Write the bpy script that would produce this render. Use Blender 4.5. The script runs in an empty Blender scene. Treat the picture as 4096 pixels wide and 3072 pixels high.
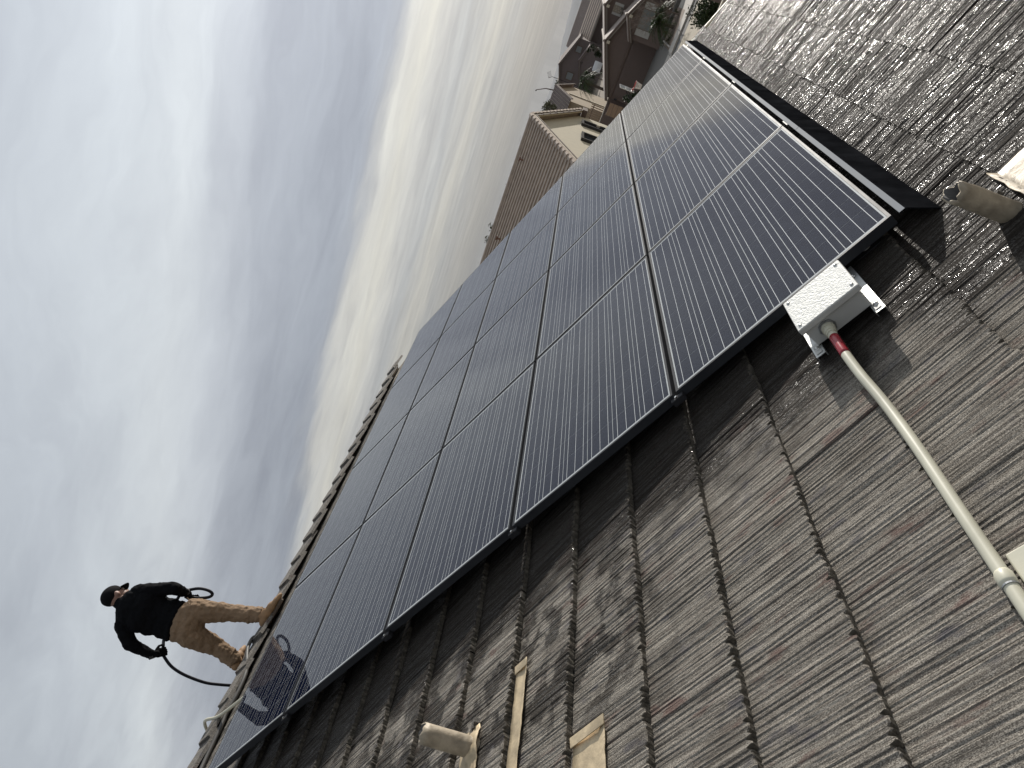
import bpy, bmesh, math, random
from mathutils import Vector, Matrix, Euler
R = math.radians
random.seed(7)
scn = bpy.context.scene
COL = scn.collection

# ------------------------------------------------------------------ camera
Z0 = 6.55                      # height of the array's lower left corner above the ground
PA, PR = R(22.5), R(21.5)      # pitch of the panel plane, pitch of the tiled roof
cam = bpy.data.cameras.new('camera'); cam_o = bpy.data.objects.new('camera', cam); COL.objects.link(cam_o)
cam.sensor_fit = 'HORIZONTAL'; cam.sensor_width = 36; cam.lens = 25.575
cam.clip_start = 0.05; cam.clip_end = 20000
right = Vector((0.09675934, -0.31970257, -0.94256453))     # the photograph lies on its side: its right is the place's down
upv = Vector((0.49248323, -0.8075753, 0.32447249))
fwd = Vector((0.86492653, 0.49559297, -0.0793077))
m = Matrix((right, upv, -fwd)).transposed().to_4x4()
m.translation = Vector((-2.58284, -0.34755, 1.25068 + Z0))
cam_o.matrix_world = m
scn.camera = cam_o

# ------------------------------------------------------------------ sun, sky, exposure
sA = Vector((0.925, -0.105, 0.365)).normalized()           # sun in the frame of the panel plane
SUN = Vector((sA.x, sA.y * math.cos(PA) - sA.z * math.sin(PA), sA.y * math.sin(PA) + sA.z * math.cos(PA))).normalized()
sl = bpy.data.lights.new('sun', 'SUN'); sl.energy = 4.8; sl.angle = R(0.6); sl.color = (1.0, 0.945, 0.87)
so = bpy.data.objects.new('sun', sl); COL.objects.link(so)
so.rotation_euler = (-SUN).to_track_quat('-Z', 'Y').to_euler(); so.location = (0, 0, 40)
scn.view_settings.view_transform = 'Standard'; scn.view_settings.look = 'None'
scn.view_settings.exposure = 0.0; scn.view_settings.gamma = 1.0; scn.view_settings.use_curve_mapping = False

W = bpy.data.worlds.new('World'); scn.world = W; W.use_nodes = True

class NT:
    """small helper for node trees"""
    def __init__(s, tree): s.t = tree; tree.nodes.clear()
    def n(s, kind, **kw):
        nd = s.t.nodes.new(kind)
        ins = kw.pop('ins', {})
        for k, v in kw.items(): setattr(nd, k, v)
        for k, v in ins.items():
            sock = nd.inputs[k]
            if isinstance(v, bpy.types.NodeSocket): s.t.links.new(v, sock)
            else: sock.default_value = v
        return nd
    def link(s, a, b): s.t.links.new(a, b)
    def math(s, op, a, b=None, c=None, clamp=False):
        nd = s.n('ShaderNodeMath', operation=op, use_clamp=clamp)
        for i, v in enumerate((a, b, c)):
            if v is None: continue
            if isinstance(v, bpy.types.NodeSocket): s.link(v, nd.inputs[i])
            else: nd.inputs[i].default_value = v
        return nd.outputs[0]
    def noise(s, vec, scale, detail=4, rough=.55, dim='3D'):
        nd = s.n('ShaderNodeTexNoise', noise_dimensions=dim)
        if vec is not None: s.link(vec, nd.inputs['Vector'])
        nd.inputs['Scale'].default_value = scale; nd.inputs['Detail'].default_value = detail; nd.inputs['Roughness'].default_value = rough
        return nd.outputs['Fac']
    def mapping(s, vec, scale=(1, 1, 1), loc=(0, 0, 0), rot=(0, 0, 0)):
        nd = s.n('ShaderNodeMapping'); s.link(vec, nd.inputs['Vector'])
        nd.inputs['Scale'].default_value = scale; nd.inputs['Location'].default_value = loc; nd.inputs['Rotation'].default_value = rot
        return nd.outputs[0]
    def ramp(s, fac, stops, interp='LINEAR'):
        nd = s.n('ShaderNodeValToRGB'); s.link(fac, nd.inputs[0]); cr = nd.color_ramp; cr.interpolation = interp
        while len(cr.elements) > 1: cr.elements.remove(cr.elements[-1])
        for i, (p, c) in enumerate(stops):
            e = cr.elements[0] if i == 0 else cr.elements.new(p)
            e.position = p; e.color = (c[0], c[1], c[2], 1) if not isinstance(c, (int, float)) else (c, c, c, 1)
        return nd.outputs[0]
    def mixc(s, f, a, b, mode='MIX'):
        nd = s.n('ShaderNodeMix', data_type='RGBA', blend_type=mode)
        for sock, v in ((nd.inputs[0], f), (nd.inputs[6], a), (nd.inputs[7], b)):
            if isinstance(v, bpy.types.NodeSocket): s.link(v, sock)
            elif isinstance(v, (int, float)): sock.default_value = v
            else: sock.default_value = (v[0], v[1], v[2], 1)
        return nd.outputs[2]
    def sstep(s, x, a, b):
        nd = s.n('ShaderNodeMapRange', interpolation_type='SMOOTHSTEP')
        if isinstance(x, bpy.types.NodeSocket): s.link(x, nd.inputs[0])
        nd.inputs[1].default_value = a; nd.inputs[2].default_value = b; nd.inputs[3].default_value = 0; nd.inputs[4].default_value = 1
        return nd.outputs[0]
    def bump(s, h, strength=.5, dist=.002, normal=None):
        nd = s.n('ShaderNodeBump'); nd.inputs['Strength'].default_value = strength; nd.inputs['Distance'].default_value = dist
        s.link(h, nd.inputs['Height'])
        if normal is not None: s.link(normal, nd.inputs['Normal'])
        return nd.outputs[0]

def build_world():
    t = NT(W.node_tree)
    sky = t.n('ShaderNodeTexSky', sky_type='NISHITA', sun_disc=False)
    sky.sun_elevation = math.asin(SUN.z); sky.sun_rotation = math.atan2(SUN.x, SUN.y)
    sky.air_density = 1.2; sky.dust_density = 3.0; sky.ozone_density = 1.0; sky.altitude = 500
    bg1 = t.n('ShaderNodeBackground', ins={'Color': sky.outputs[0], 'Strength': 0.06})
    # veil of high cloud: light patches overhead, a dark bank, cream streaks low down; on a flat layer seen in perspective
    d = t.n('ShaderNodeTexCoord').outputs['Generated']
    sp = t.n('ShaderNodeSeparateXYZ', ins={0: d})
    z = t.math('MAXIMUM', sp.outputs[2], 0.02)
    qx = t.math('DIVIDE', sp.outputs[0], z); qy = t.math('DIVIDE', sp.outputs[1], z)
    q = t.n('ShaderNodeCombineXYZ', ins={0: qx, 1: qy}).outputs[0]
    # warp the layer, then measure it across the bands (w) and along them (v)
    wn = t.noise(q, .22, 4, .5)
    wn2 = t.noise(t.mapping(q, (1, 1, 1), (7.3, 2.1, 4)), 1.3, 4, .55)
    w0 = t.math('SUBTRACT', t.math('MULTIPLY', qx, .990), t.math('MULTIPLY', qy, .14))
    w1 = t.math('MULTIPLY', w0, t.math('ADD', t.math('MULTIPLY_ADD', wn, .44, .78), t.math('MULTIPLY_ADD', wn2, .22, -.11)))
    w = t.math('MAXIMUM', w1, .35)
    u = t.math('DIVIDE', t.math('LOGARITHM', w, 2.0), 6.0)
    stops = [(0, (.55, .595, .65)), (.045, (.58, .625, .68)), (.11, (.635, .68, .725)), (.155, (.66, .70, .735)), (.20, (.55, .585, .635)), (.235, (.42, .45, .505)),
             (.27, (.385, .415, .47)), (.338, (.355, .385, .44)), (.355, (.37, .395, .44)), (.382, (.60, .60, .575)), (.42, (.62, .61, .56)), (.455, (.52, .52, .505)),
             (.50, (.43, .44, .445)), (.56, (.48, .472, .44)), (.62, (.37, .375, .375)), (.72, (.345, .34, .325)), (.85, (.27, .27, .265)), (1.0, (.25, .255, .26))]
    base = t.ramp(u, stops)
    # streaks drawn out along the bands
    wv_ = t.n('ShaderNodeVectorMath', operation='ADD', ins={0: q, 1: t.n('ShaderNodeCombineXYZ', ins={0: t.math('MULTIPLY_ADD', wn2, .9, -.45), 1: t.math('MULTIPLY_ADD', wn, .8, -.4)}).outputs[0]}).outputs[0]
    sv = t.mapping(wv_, (1, 1, 1), (0, 0, 0), (0, 0, R(14)))
    st = t.noise(t.mapping(sv, (1.7, .30, 1)), 1.0, 8, .64)
    st2 = t.noise(t.mapping(q, (.55, .2, 1), (3, 9, 2), (0, 0, R(-25))), 1.0, 6, .6)
    bl = t.noise(t.mapping(wv_, (1, .6, 1), (11, 4, 0)), 1.4, 6, .6)
    var = t.math('ADD', t.math('MULTIPLY_ADD', st, .50, .75), t.math('ADD', t.math('MULTIPLY_ADD', st2, .20, -.10), t.math('MULTIPLY_ADD', bl, .50, -.25)))
    base = t.mixc(1.0, base, t.n('ShaderNodeCombineColor', ins={0: var, 1: var, 2: t.math('MULTIPLY_ADD', var, .9, .1)}).outputs[0], 'MULTIPLY')
    # scattered light grows towards the sun and falls away behind
    dot = t.n('ShaderNodeVectorMath', operation='DOT_PRODUCT', ins={0: d, 1: tuple(SUN)}).outputs['Value']
    glow = t.math('POWER', t.math('MAXIMUM', dot, 0), 9.0)
    gain = t.math('ADD', t.math('MULTIPLY_ADD', dot, .30, .70), t.math('MULTIPLY', glow, .42))
    base = t.mixc(1.0, base, t.n('ShaderNodeCombineColor', ins={0: gain, 1: gain, 2: gain}).outputs[0], 'MULTIPLY')
    bg2 = t.n('ShaderNodeBackground', ins={'Color': base, 'Strength': 1.09})
    mix = t.n('ShaderNodeMixShader', ins={0: .955, 1: bg1.outputs[0], 2: bg2.outputs[0]})
    out = t.n('ShaderNodeOutputWorld'); t.link(mix.outputs[0], out.inputs[0])
build_world()

# ------------------------------------------------------------------ materials
MATS = {}
def mat(name, color, rough=.6, metal=0.0, noise=0.0, nscale=8.0, bump=0.0, bscale=60.0, spec=.5, stretch=(1, 1, 1), coat=0):
    if name in MATS: return MATS[name]
    mt = bpy.data.materials.new(name); mt.use_nodes = True; t = NT(mt.node_tree)
    out = t.n('ShaderNodeOutputMaterial'); b = t.n('ShaderNodeBsdfPrincipled')
    b.inputs['Base Color'].default_value = (*color, 1); b.inputs['Roughness'].default_value = rough; b.inputs['Metallic'].default_value = metal
    b.inputs['Specular IOR Level'].default_value = spec; b.inputs['Coat Weight'].default_value = coat
    tc = t.n('ShaderNodeTexCoord').outputs['Object']
    if noise:
        nz = t.noise(t.mapping(tc, stretch), nscale, 5, .6)
        c0 = tuple(c * (1 - noise) for c in color); c1 = tuple(min(1, c * (1 + noise)) for c in color)
        t.link(t.ramp(nz, [(.28, c0), (.72, c1)]), b.inputs['Base Color'])
        t.link(t.math('MULTIPLY_ADD', nz, .25, rough - .12), b.inputs['Roughness'])
    if bump:
        t.link(t.bump(t.noise(t.mapping(tc, stretch), bscale, 4, .6), bump, .004), b.inputs['Normal'])
    t.link(b.outputs[0], out.inputs[0]); MATS[name] = mt
    return mt

def tile_material(name, light, dark, groove=250, wet=True):
    mt = bpy.data.materials.new(name); mt.use_nodes = True; t = NT(mt.node_tree); MATS[name] = mt
    out = t.n('ShaderNodeOutputMaterial'); b = t.n('ShaderNodeBsdfPrincipled'); t.link(b.outputs[0], out.inputs[0])
    tc = t.n('ShaderNodeTexCoord').outputs['Object']; oi = t.n('ShaderNodeObjectInfo')
    rnd = oi.outputs['Random']
    off = t.n('ShaderNodeCombineXYZ', ins={0: t.math('MULTIPLY', rnd, 37.0), 1: t.math('MULTIPLY', rnd, 91.0), 2: t.math('MULTIPLY', rnd, 13.0)}).outputs[0]
    v = t.n('ShaderNodeVectorMath', operation='ADD', ins={0: tc, 1: off}).outputs[0]
    gro = t.noise(t.mapping(v, (1, .020, .3)), groove, 4, .7)            # broom strokes down the slope
    gro2 = t.noise(t.mapping(v, (1, .05, .3)), groove * .36, 2, .5)
    grit = t.noise(t.mapping(v, (1, .7, 1)), 360, 3, .8)
    patch = t.noise(t.mapping(v, (1, .35, 1)), 16, 4, .6)
    stain = t.noise(t.mapping(v, (1, .5, 1), (5, 3, 1)), 6.5, 4, .6)
    gr2 = t.sstep(grit, .34, .66)
    rib = t.noise(t.mapping(v, (1, .012, .3), (8, 2, 5)), 115, 2, .5)
    cut = t.sstep(t.noise(t.mapping(v, (1, .014, .3), (3, 1, 2)), 150, 3, .6), .455, .36)     # deeper broom cuts
    g = t.math('ADD', t.math('MULTIPLY_ADD', gro, .40, t.math('MULTIPLY', rib, .30)), t.math('ADD', t.math('MULTIPLY', gro2, .12), t.math('MULTIPLY_ADD', gr2, .22, -.05)))
    col = t.ramp(g, [(.40, dark), (.50, tuple((a + c) / 2 for a, c in zip(light, dark))), (.62, light)])
    col = t.mixc(t.math('MULTIPLY', cut, .55), col, dark, 'MIX')
    col = t.mixc(t.math('MULTIPLY', t.sstep(patch, .57, .74), .6), col, (.17, .085, .075))      # red pigment left in streaks
    col = t.mixc(t.math('MULTIPLY', t.sstep(patch, .43, .28), .62), col, (.10, .10, .125))       # slate pigment
    col = t.mixc(t.math('MULTIPLY', t.sstep(stain, .50, .72), .45), col, (.105, .09, .075))
    tone = t.math('MULTIPLY_ADD', rnd, .12, .94)
    col = t.mixc(1.0, col, t.n('ShaderNodeCombineColor', ins={0: tone, 1: tone, 2: tone}).outputs[0], 'MULTIPLY')
    rough = .82
    if wet:   # hosed down: water on the courses below the skirt and in blotches beside the panels; painted shade along their left edge
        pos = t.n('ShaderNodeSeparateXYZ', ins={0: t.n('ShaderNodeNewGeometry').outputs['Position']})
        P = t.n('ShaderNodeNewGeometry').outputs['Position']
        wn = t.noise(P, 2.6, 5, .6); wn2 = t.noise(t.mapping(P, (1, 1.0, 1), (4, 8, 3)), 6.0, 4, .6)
        low = t.math('ADD', t.math('MULTIPLY', pos.outputs[1], -1.0), t.math('MULTIPLY', t.math('SUBTRACT', wn, .5), .5))
        lowm = t.math('MULTIPLY', t.sstep(low, -.28, -.10), t.sstep(t.math('ADD', pos.outputs[0], t.math('MULTIPLY', t.math('SUBTRACT', wn2, .5), .5)), -.78, -.45))
        edge = t.sstep(t.math('ADD', pos.outputs[0], t.math('MULTIPLY', t.math('SUBTRACT', wn2, .5), .55)), -.60, -.33)  # damp band beside the array, its colour darkened further to deepen the panels' shade
        blot = t.math('MULTIPLY', t.sstep(wn2, .47, .55), t.math('MULTIPLY', t.sstep(pos.outputs[1], .9, 1.5), t.sstep(pos.outputs[1], 3.6, 2.6)))
        blot = t.math('MULTIPLY', blot, t.sstep(pos.outputs[0], -1.35, -.95))
        wet_shade_m = t.math('MAXIMUM', lowm, t.math('MAXIMUM', t.math('MULTIPLY', edge, 1.0), t.math('MULTIPLY', blot, .85)))
        shown = t.math('MULTIPLY', wet_shade_m, t.sstep(pos.outputs[1], 5.0, 4.6))
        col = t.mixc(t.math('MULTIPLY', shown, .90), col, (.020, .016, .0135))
        spark = t.math('MULTIPLY', t.sstep(t.noise(t.mapping(v, (1, .65, 1)), 185, 2, .7), .47, .56), t.sstep(rib, .44, .56)); rr = t.math('MULTIPLY_ADD', t.math('MULTIPLY', shown, t.math('MULTIPLY_ADD', spark, .75, .25)), -.68, .84); t.link(rr, b.inputs['Roughness'])
        t.link(t.math('MULTIPLY_ADD', t.math('MULTIPLY', spark, shown), .62, .03), b.inputs['Specular IOR Level'])
    else: b.inputs['Roughness'].default_value = rough
    t.link(col, b.inputs['Base Color'])
    h = t.math('ADD', t.math('MULTIPLY_ADD', cut, -.42, t.math('MULTIPLY_ADD', rib, 1.5, t.math('MULTIPLY', gro, .8))), t.math('ADD', t.math('MULTIPLY', gro2, .35), t.math('MULTIPLY_ADD', grit, .95, t.math('MULTIPLY', gr2, .16))))
    t.link(t.bump(h, 1.0, .0052), b.inputs['Normal'])
    return mt
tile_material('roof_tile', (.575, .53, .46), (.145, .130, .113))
mat('tile_butt', (.085, .075, .060), .95, noise=.75, nscale=45, bump=1.0, bscale=140)
tile_material('ridge_tile', (.30, .28, .245), (.10, .09, .08), wet=False)

def glass_mat():
    mt = bpy.data.materials.new('panel_glass'); mt.use_nodes = True; t = NT(mt.node_tree); MATS['panel_glass'] = mt
    out = t.n('ShaderNodeOutputMaterial')
    tr = t.n('ShaderNodeBsdfTransparent'); tr.inputs[0].default_value = (.93, .94, .95, 1)
    gl = t.n('ShaderNodeBsdfGlossy'); gl.inputs['Roughness'].default_value = .018; gl.inputs[0].default_value = (1, 1, 1, 1)
    tc = t.n('ShaderNodeTexCoord').outputs['Object']
    nb = t.bump(t.noise(t.mapping(tc, (.35, 1, 1)), 22, 3, .6), .006, .001)
    t.link(nb, gl.inputs['Normal'])
    ge = t.n('ShaderNodeNewGeometry')      # the same from both faces of the pane, so daylight gets in as well as out
    c_ = t.math('ABSOLUTE', t.n('ShaderNodeVectorMath', operation='DOT_PRODUCT', ins={0: ge.outputs['Normal'], 1: ge.outputs['Incoming']}).outputs['Value'])
    fr = t.math('MULTIPLY_ADD', t.math('POWER', t.math('SUBTRACT', 1.0, c_, None, True), 5.2), .74, .028)
    mx = t.n('ShaderNodeMixShader', ins={0: fr, 1: tr.outputs[0], 2: gl.outputs[0]})
    t.link(mx.outputs[0], out.inputs[0])
    return mt
glass_mat()

def cell_mat():
    mt = bpy.data.materials.new('cell'); mt.use_nodes = True; t = NT(mt.node_tree); MATS['cell'] = mt
    out = t.n('ShaderNodeOutputMaterial'); b = t.n('ShaderNodeBsdfPrincipled'); t.link(b.outputs[0], out.inputs[0])
    tc = t.n('ShaderNodeTexCoord').outputs['Object']; oi = t.n('ShaderNodeObjectInfo')
    off = t.n('ShaderNodeVectorMath', operation='ADD', ins={0: tc, 1: oi.outputs['Location']}).outputs[0]
    vo = t.n('ShaderNodeTexVoronoi'); vo.inputs['Scale'].default_value = 90; t.link(off, vo.inputs['Vector'])   # crystal grain
    col = t.ramp(vo.outputs['Color'], [(0, (.006, .0075, .020)), (1, (.013, .016, .034))])
    t.link(col, b.inputs['Base Color']); b.inputs['Roughness'].default_value = .7; b.inputs['Specular IOR Level'].default_value = 0
    return mt
cell_mat()
mat('busbar', (.78, .78, .77), .6, 0, spec=.05)
mat('backsheet', (.54, .55, .54), .6, spec=.05)
mat('frame', (.035, .037, .042), .55, 0, noise=.25, nscale=3, spec=.12)
mat('skirt_black', (.010, .0105, .012), .45, 0, noise=.6, nscale=7, bump=.10, bscale=5, stretch=(1, .4, 1), spec=0)
mat('skirt_lip', (.21, .225, .245), .75, 0, noise=.15, nscale=5, spec=.08)
mat('clamp', (.025, .025, .028), .55, 0, spec=.2)
mat('steel', (.62, .62, .60), .28, 1.0)
mat('galvanised', (.50, .51, .50), .42, .9, noise=.2, nscale=30, bump=.2, bscale=90)
mat('zinc', (.30, .31, .32), .5, .9, noise=.3, nscale=60)
mat('box_white_shaded', (.50, .50, .475), .5, 0, noise=.05, nscale=6)  # body and rim toned below the lid's white, shade put into the colour
mat('box_texture', (.74, .74, .70), .62, 0, noise=.05, nscale=40, bump=1.0, bscale=95)
mat('conduit_cream', (.56, .54, .43), .38, 0, noise=.09, nscale=9)
mat('red_tape', (.30, .018, .03), .22, 0, noise=.12, nscale=30)
mat('lead_paint', (.36, .305, .225), .55, .1, noise=.42, nscale=14, bump=.8, bscale=30)
mat('flashing', (.50, .40, .26), .55, .1, noise=.42, nscale=11, bump=.8, bscale=26, stretch=(1, 1, 1))
mat('pipe_inside', (.10, .095, .09), .8)
mat('deck', (.022, .021, .02), .9)
mat('board_cream', (.62, .58, .47), .6, noise=.1, nscale=10)
mat('stucco_own', (.48, .42, .34), .85, noise=.08, bump=.4, bscale=50)

# ------------------------------------------------------------------ helpers
class MB:
    def __init__(s): s.v = []; s.f = []; s.mi = []
    def add(s, vs, fs, mi=0):
        o = len(s.v); s.v += [tuple(p) for p in vs]
        for f in fs: s.f.append([i + o for i in f]); s.mi.append(mi)
        return s
    def box(s, a, b, mi=0, M=None):
        x0, y0, z0 = a; x1, y1, z1 = b
        vs = [Vector(p) for p in ((x0, y0, z0), (x1, y0, z0), (x1, y1, z0), (x0, y1, z0), (x0, y0, z1), (x1, y0, z1), (x1, y1, z1), (x0, y1, z1))]
        if M is not None: vs = [M @ p for p in vs]
        return s.add(vs, [(0, 3, 2, 1), (4, 5, 6, 7), (0, 1, 5, 4), (1, 2, 6, 5), (2, 3, 7, 6), (3, 0, 4, 7)], mi)
    def prism(s, poly, axis_pt, mi=0):
        """poly: list of 3D points (closed outline); axis_pt: extrusion vector"""
        n = len(poly); e = Vector(axis_pt)
        vs = [Vector(p) for p in poly] + [Vector(p) + e for p in poly]
        fs = [tuple(reversed(range(n))), tuple(range(n, 2 * n))] + [(i, (i + 1) % n, n + (i + 1) % n, n + i) for i in range(n)]
        return s.add(vs, fs, mi)
    def tube(s, pts, rad, seg=10, mi=0, caps=True):
        pts = [Vector(p) for p in pts]; n = len(pts)
        rr = rad if isinstance(rad, (list, tuple)) else [rad] * n
        rings = []; prev = None
        for i, p in enumerate(pts):
            d = (pts[min(i + 1, n - 1)] - pts[max(i - 1, 0)]).normalized()
            if prev is None:
                a = d.orthogonal().normalized()
            else:
                a = (prev - d * prev.dot(d)).normalized()
            prev = a; b = d.cross(a)
            rings.append([p + (a * math.cos(2 * math.pi * k / seg) + b * math.sin(2 * math.pi * k / seg)) * rr[i] for k in range(seg)])
        o = len(s.v)
        for r_ in rings: s.v += [tuple(p) for p in r_]
        for i in range(n - 1):
            for k in range(seg):
                s.f.append([o + i * seg + k, o + i * seg + (k + 1) % seg, o + (i + 1) * seg + (k + 1) % seg, o + (i + 1) * seg + k]); s.mi.append(mi)
        if caps:
            s.f.append([o + k for k in reversed(range(seg))]); s.mi.append(mi)
            s.f.append([o + (n - 1) * seg + k for k in range(seg)]); s.mi.append(mi)
        return s
    def ball(s, c, r, seg=12, rings=8, mi=0, M=None):
        """ellipsoid; r is a number or three radii"""
        c = Vector(c); rx, ry, rz = (r, r, r) if isinstance(r, (int, float)) else r
        vs = [Vector((0, 0, rz))]
        for i in range(1, rings):
            a = math.pi * i / rings
            for k in range(seg):
                b = 2 * math.pi * k / seg
                vs.append(Vector((rx * math.sin(a) * math.cos(b), ry * math.sin(a) * math.sin(b), rz * math.cos(a))))
        vs.append(Vector((0, 0, -rz)))
        fs = [(0, 1 + k, 1 + (k + 1) % seg) for k in range(seg)]
        for i in range(rings - 2):
            for k in range(seg):
                fs.append((1 + i * seg + k, 1 + (i + 1) * seg + k, 1 + (i + 1) * seg + (k + 1) % seg, 1 + i * seg + (k + 1) % seg))
        L = len(vs) - 1; b0 = 1 + (rings - 2) * seg
        fs += [(L, b0 + (k + 1) % seg, b0 + k) for k in range(seg)]
        vs = [((M @ p) if M is not None else p) + c for p in vs]
        return s.add(vs, fs, mi)
    def cone(s, p0, p1, r0, r1, seg=12, mi=0):
        """round-ended tapered limb"""
        p0 = Vector(p0); p1 = Vector(p1); d = (p1 - p0).normalized()
        pts = []; rr = []
        for i in range(4):
            a = math.pi / 2 * (1 - i / 3) ; pts.append(p0 - d * r0 * math.sin(a) * .999); rr.append(max(r0 * math.cos(a), r0 * .02))
        for i in range(4):
            a = math.pi / 2 * (i / 3); pts.append(p1 + d * r1 * math.sin(a) * .999); rr.append(max(r1 * math.cos(a), r1 * .02))
        return s.tube(pts, rr, seg, mi)
    def mesh(s, name, mats, smooth=False, recalc=True):
        me = bpy.data.meshes.new(name); me.from_pydata(s.v, [], s.f)
        for k in mats: me.materials.append(MATS[k] if isinstance(k, str) else k)
        if len(mats) > 1: me.polygons.foreach_set('material_index', s.mi)
        if recalc:
            bm = bmesh.new(); bm.from_mesh(me); bmesh.ops.recalc_face_normals(bm, faces=bm.faces); bm.to_mesh(me); bm.free()
        if smooth:
            me.polygons.foreach_set('use_smooth', [True] * len(me.polygons))
        me.update(); return me
    def build(s, name, mats, parent=None, smooth=False, loc=None, bevel=0):
        if isinstance(mats, str): mats = [mats]
        me = s.mesh(name, mats, smooth)
        return put(name, me, parent, loc, bevel)

def put(name, me, parent=None, loc=None, bevel=0):
    o = bpy.data.objects.new(name, me); COL.objects.link(o)
    if parent: o.parent = parent
    if loc is not None: o.location = loc
    if bevel:
        md = o.modifiers.new('bevel', 'BEVEL'); md.width = bevel; md.segments = 2; md.limit_method = 'ANGLE'; md.angle_limit = R(40)
    return o
def tag(o, label=None, cat=None, group=None, kind=None):
    if label: o['label'] = label
    if cat: o['category'] = cat
    if group: o['group'] = group
    if kind: o['kind'] = kind
    return o
def thing(name, label, cat, loc=(0, 0, 0), rot=(0, 0, 0), group=None):
    o = bpy.data.objects.new(name, None); COL.objects.link(o); o.location = loc; o.rotation_euler = rot; o.empty_display_size = .1
    return tag(o, label, cat, group)
def Aw(s, t, n):     # panel plane -> world
    return Vector((s, t * math.cos(PA) - n * math.sin(PA), Z0 + t * math.sin(PA) + n * math.cos(PA)))
RO = Aw(0, 0, -.09)
def Rw(s, t, m):     # roof plane -> world
    return RO + Vector((s, t * math.cos(PR) - m * math.sin(PR), t * math.sin(PR) + m * math.cos(PR)))
rotA = (PA, 0, 0); rotR = (PR, 0, 0)
def spline(pts, n=6):
    pts = [Vector(p) for p in pts]; out = []
    for i in range(len(pts) - 1):
        p0 = pts[max(i - 1, 0)]; p1 = pts[i]; p2 = pts[i + 1]; p3 = pts[min(i + 2, len(pts) - 1)]
        for k in range(n):
            t = k / n
            out.append(.5 * ((2 * p1) + (p2 - p0) * t + (2 * p0 - 5 * p1 + 4 * p2 - p3) * t * t + (3 * p1 - p0 - 3 * p2 + p3) * t ** 3))
    out.append(pts[-1]); return out
exec_parts = []

# ------------------------------------------------------------------ ground and far land
def ground_mat():
    mt = bpy.data.materials.new('ground'); mt.use_nodes = True; t = NT(mt.node_tree); MATS['ground'] = mt
    out = t.n('ShaderNodeOutputMaterial'); b = t.n('ShaderNodeBsdfPrincipled'); t.link(b.outputs[0], out.inputs[0])
    P = t.n('ShaderNodeNewGeometry').outputs['Position']
    n1 = t.noise(P, .05, 6, .6); n2 = t.noise(P, 3.0, 5, .7)
    col = t.ramp(t.math('ADD', t.math('MULTIPLY', n1, .6), t.math('MULTIPLY', n2, .4)), [(.3, (.10, .075, .055)), (.5, (.19, .15, .11)), (.7, (.26, .21, .16))])
    t.link(col, b.inputs['Base Color']); b.inputs['Roughness'].default_value = .95
    t.link(t.bump(n2, .4, .05), b.inputs['Normal'])
ground_mat()
g = MB(); N = 24
g.add([(-7000 + 14000 * i / N, -7000 + 14000 * j / N, 0) for j in range(N + 1) for i in range(N + 1)],
      [(j * (N + 1) + i, j * (N + 1) + i + 1, (j + 1) * (N + 1) + i + 1, (j + 1) * (N + 1) + i) for j in range(N) for i in range(N)])
tag(g.build('ground', 'ground'), kind='structure')
mat('asphalt', (.06, .058, .056), .9, noise=.25, nscale=1.5, bump=.3, bscale=40)
mat('concrete', (.36, .33, .29), .85, noise=.14, nscale=1.2, bump=.2, bscale=30)
mat('concrete_dark', (.12, .112, .10), .85, noise=.16, nscale=1.1, bump=.2, bscale=30)
mat('gravel', (.20, .15, .115), .95, noise=.45, nscale=22, bump=.8, bscale=26)
def sheet(name, x0, x1, y0, y1, z, m_):
    o = MB().add([(x0, y0, z), (x1, y0, z), (x1, y1, z), (x0, y1, z)], [(0, 1, 2, 3)]).build(name, m_)
    return tag(o, kind='structure')
sheet('street', 57.3, 59.1, -60, 60, .004, 'asphalt')
kb = MB(); kb.box((59.1, -60, -.05), (61.3, 2.95, .13)); kb.box((59.1, 8.9, -.05), (61.3, 60, .13)); kb.box((59.1, 2.951, -.05), (61.3, 8.899, .06))
sw = tag(kb.build('sidewalk', 'concrete', bevel=.02), kind='structure')
for k in range(14):
    y = -9.5 + k * 1.8
    MB().box((59.08, y - .02, .128), (61.32, y + .02, .134)).build('joint', 'concrete_dark', sw)
sheet('driveway', 61.3, 71.0, 2.95, 8.9, .012, 'concrete_dark')
pl = MB().box((61.6, -.1, 0), (67.5, 2.6, .05)).build('planter_bed', 'gravel'); tag(pl, kind='structure')
pk = MB(); pk.box((67.5, -3, 0), (67.9, 2.95, .32)); tag(pk.build('planter_wall', 'concrete_dark', bevel=.02), 'low concrete planter edge before the brown house', 'planter wall')
pk = MB(); pk.box((61.6, 2.6, 0), (67.5, 2.72, .16)); tag(pk.build('planter_kerb', 'concrete', bevel=.02), 'thin concrete kerb between the gravel bed and the driveway', 'kerb')
sheet('walkway', 61.3, 67.5, -.9, -.102, .014, 'concrete')

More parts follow.
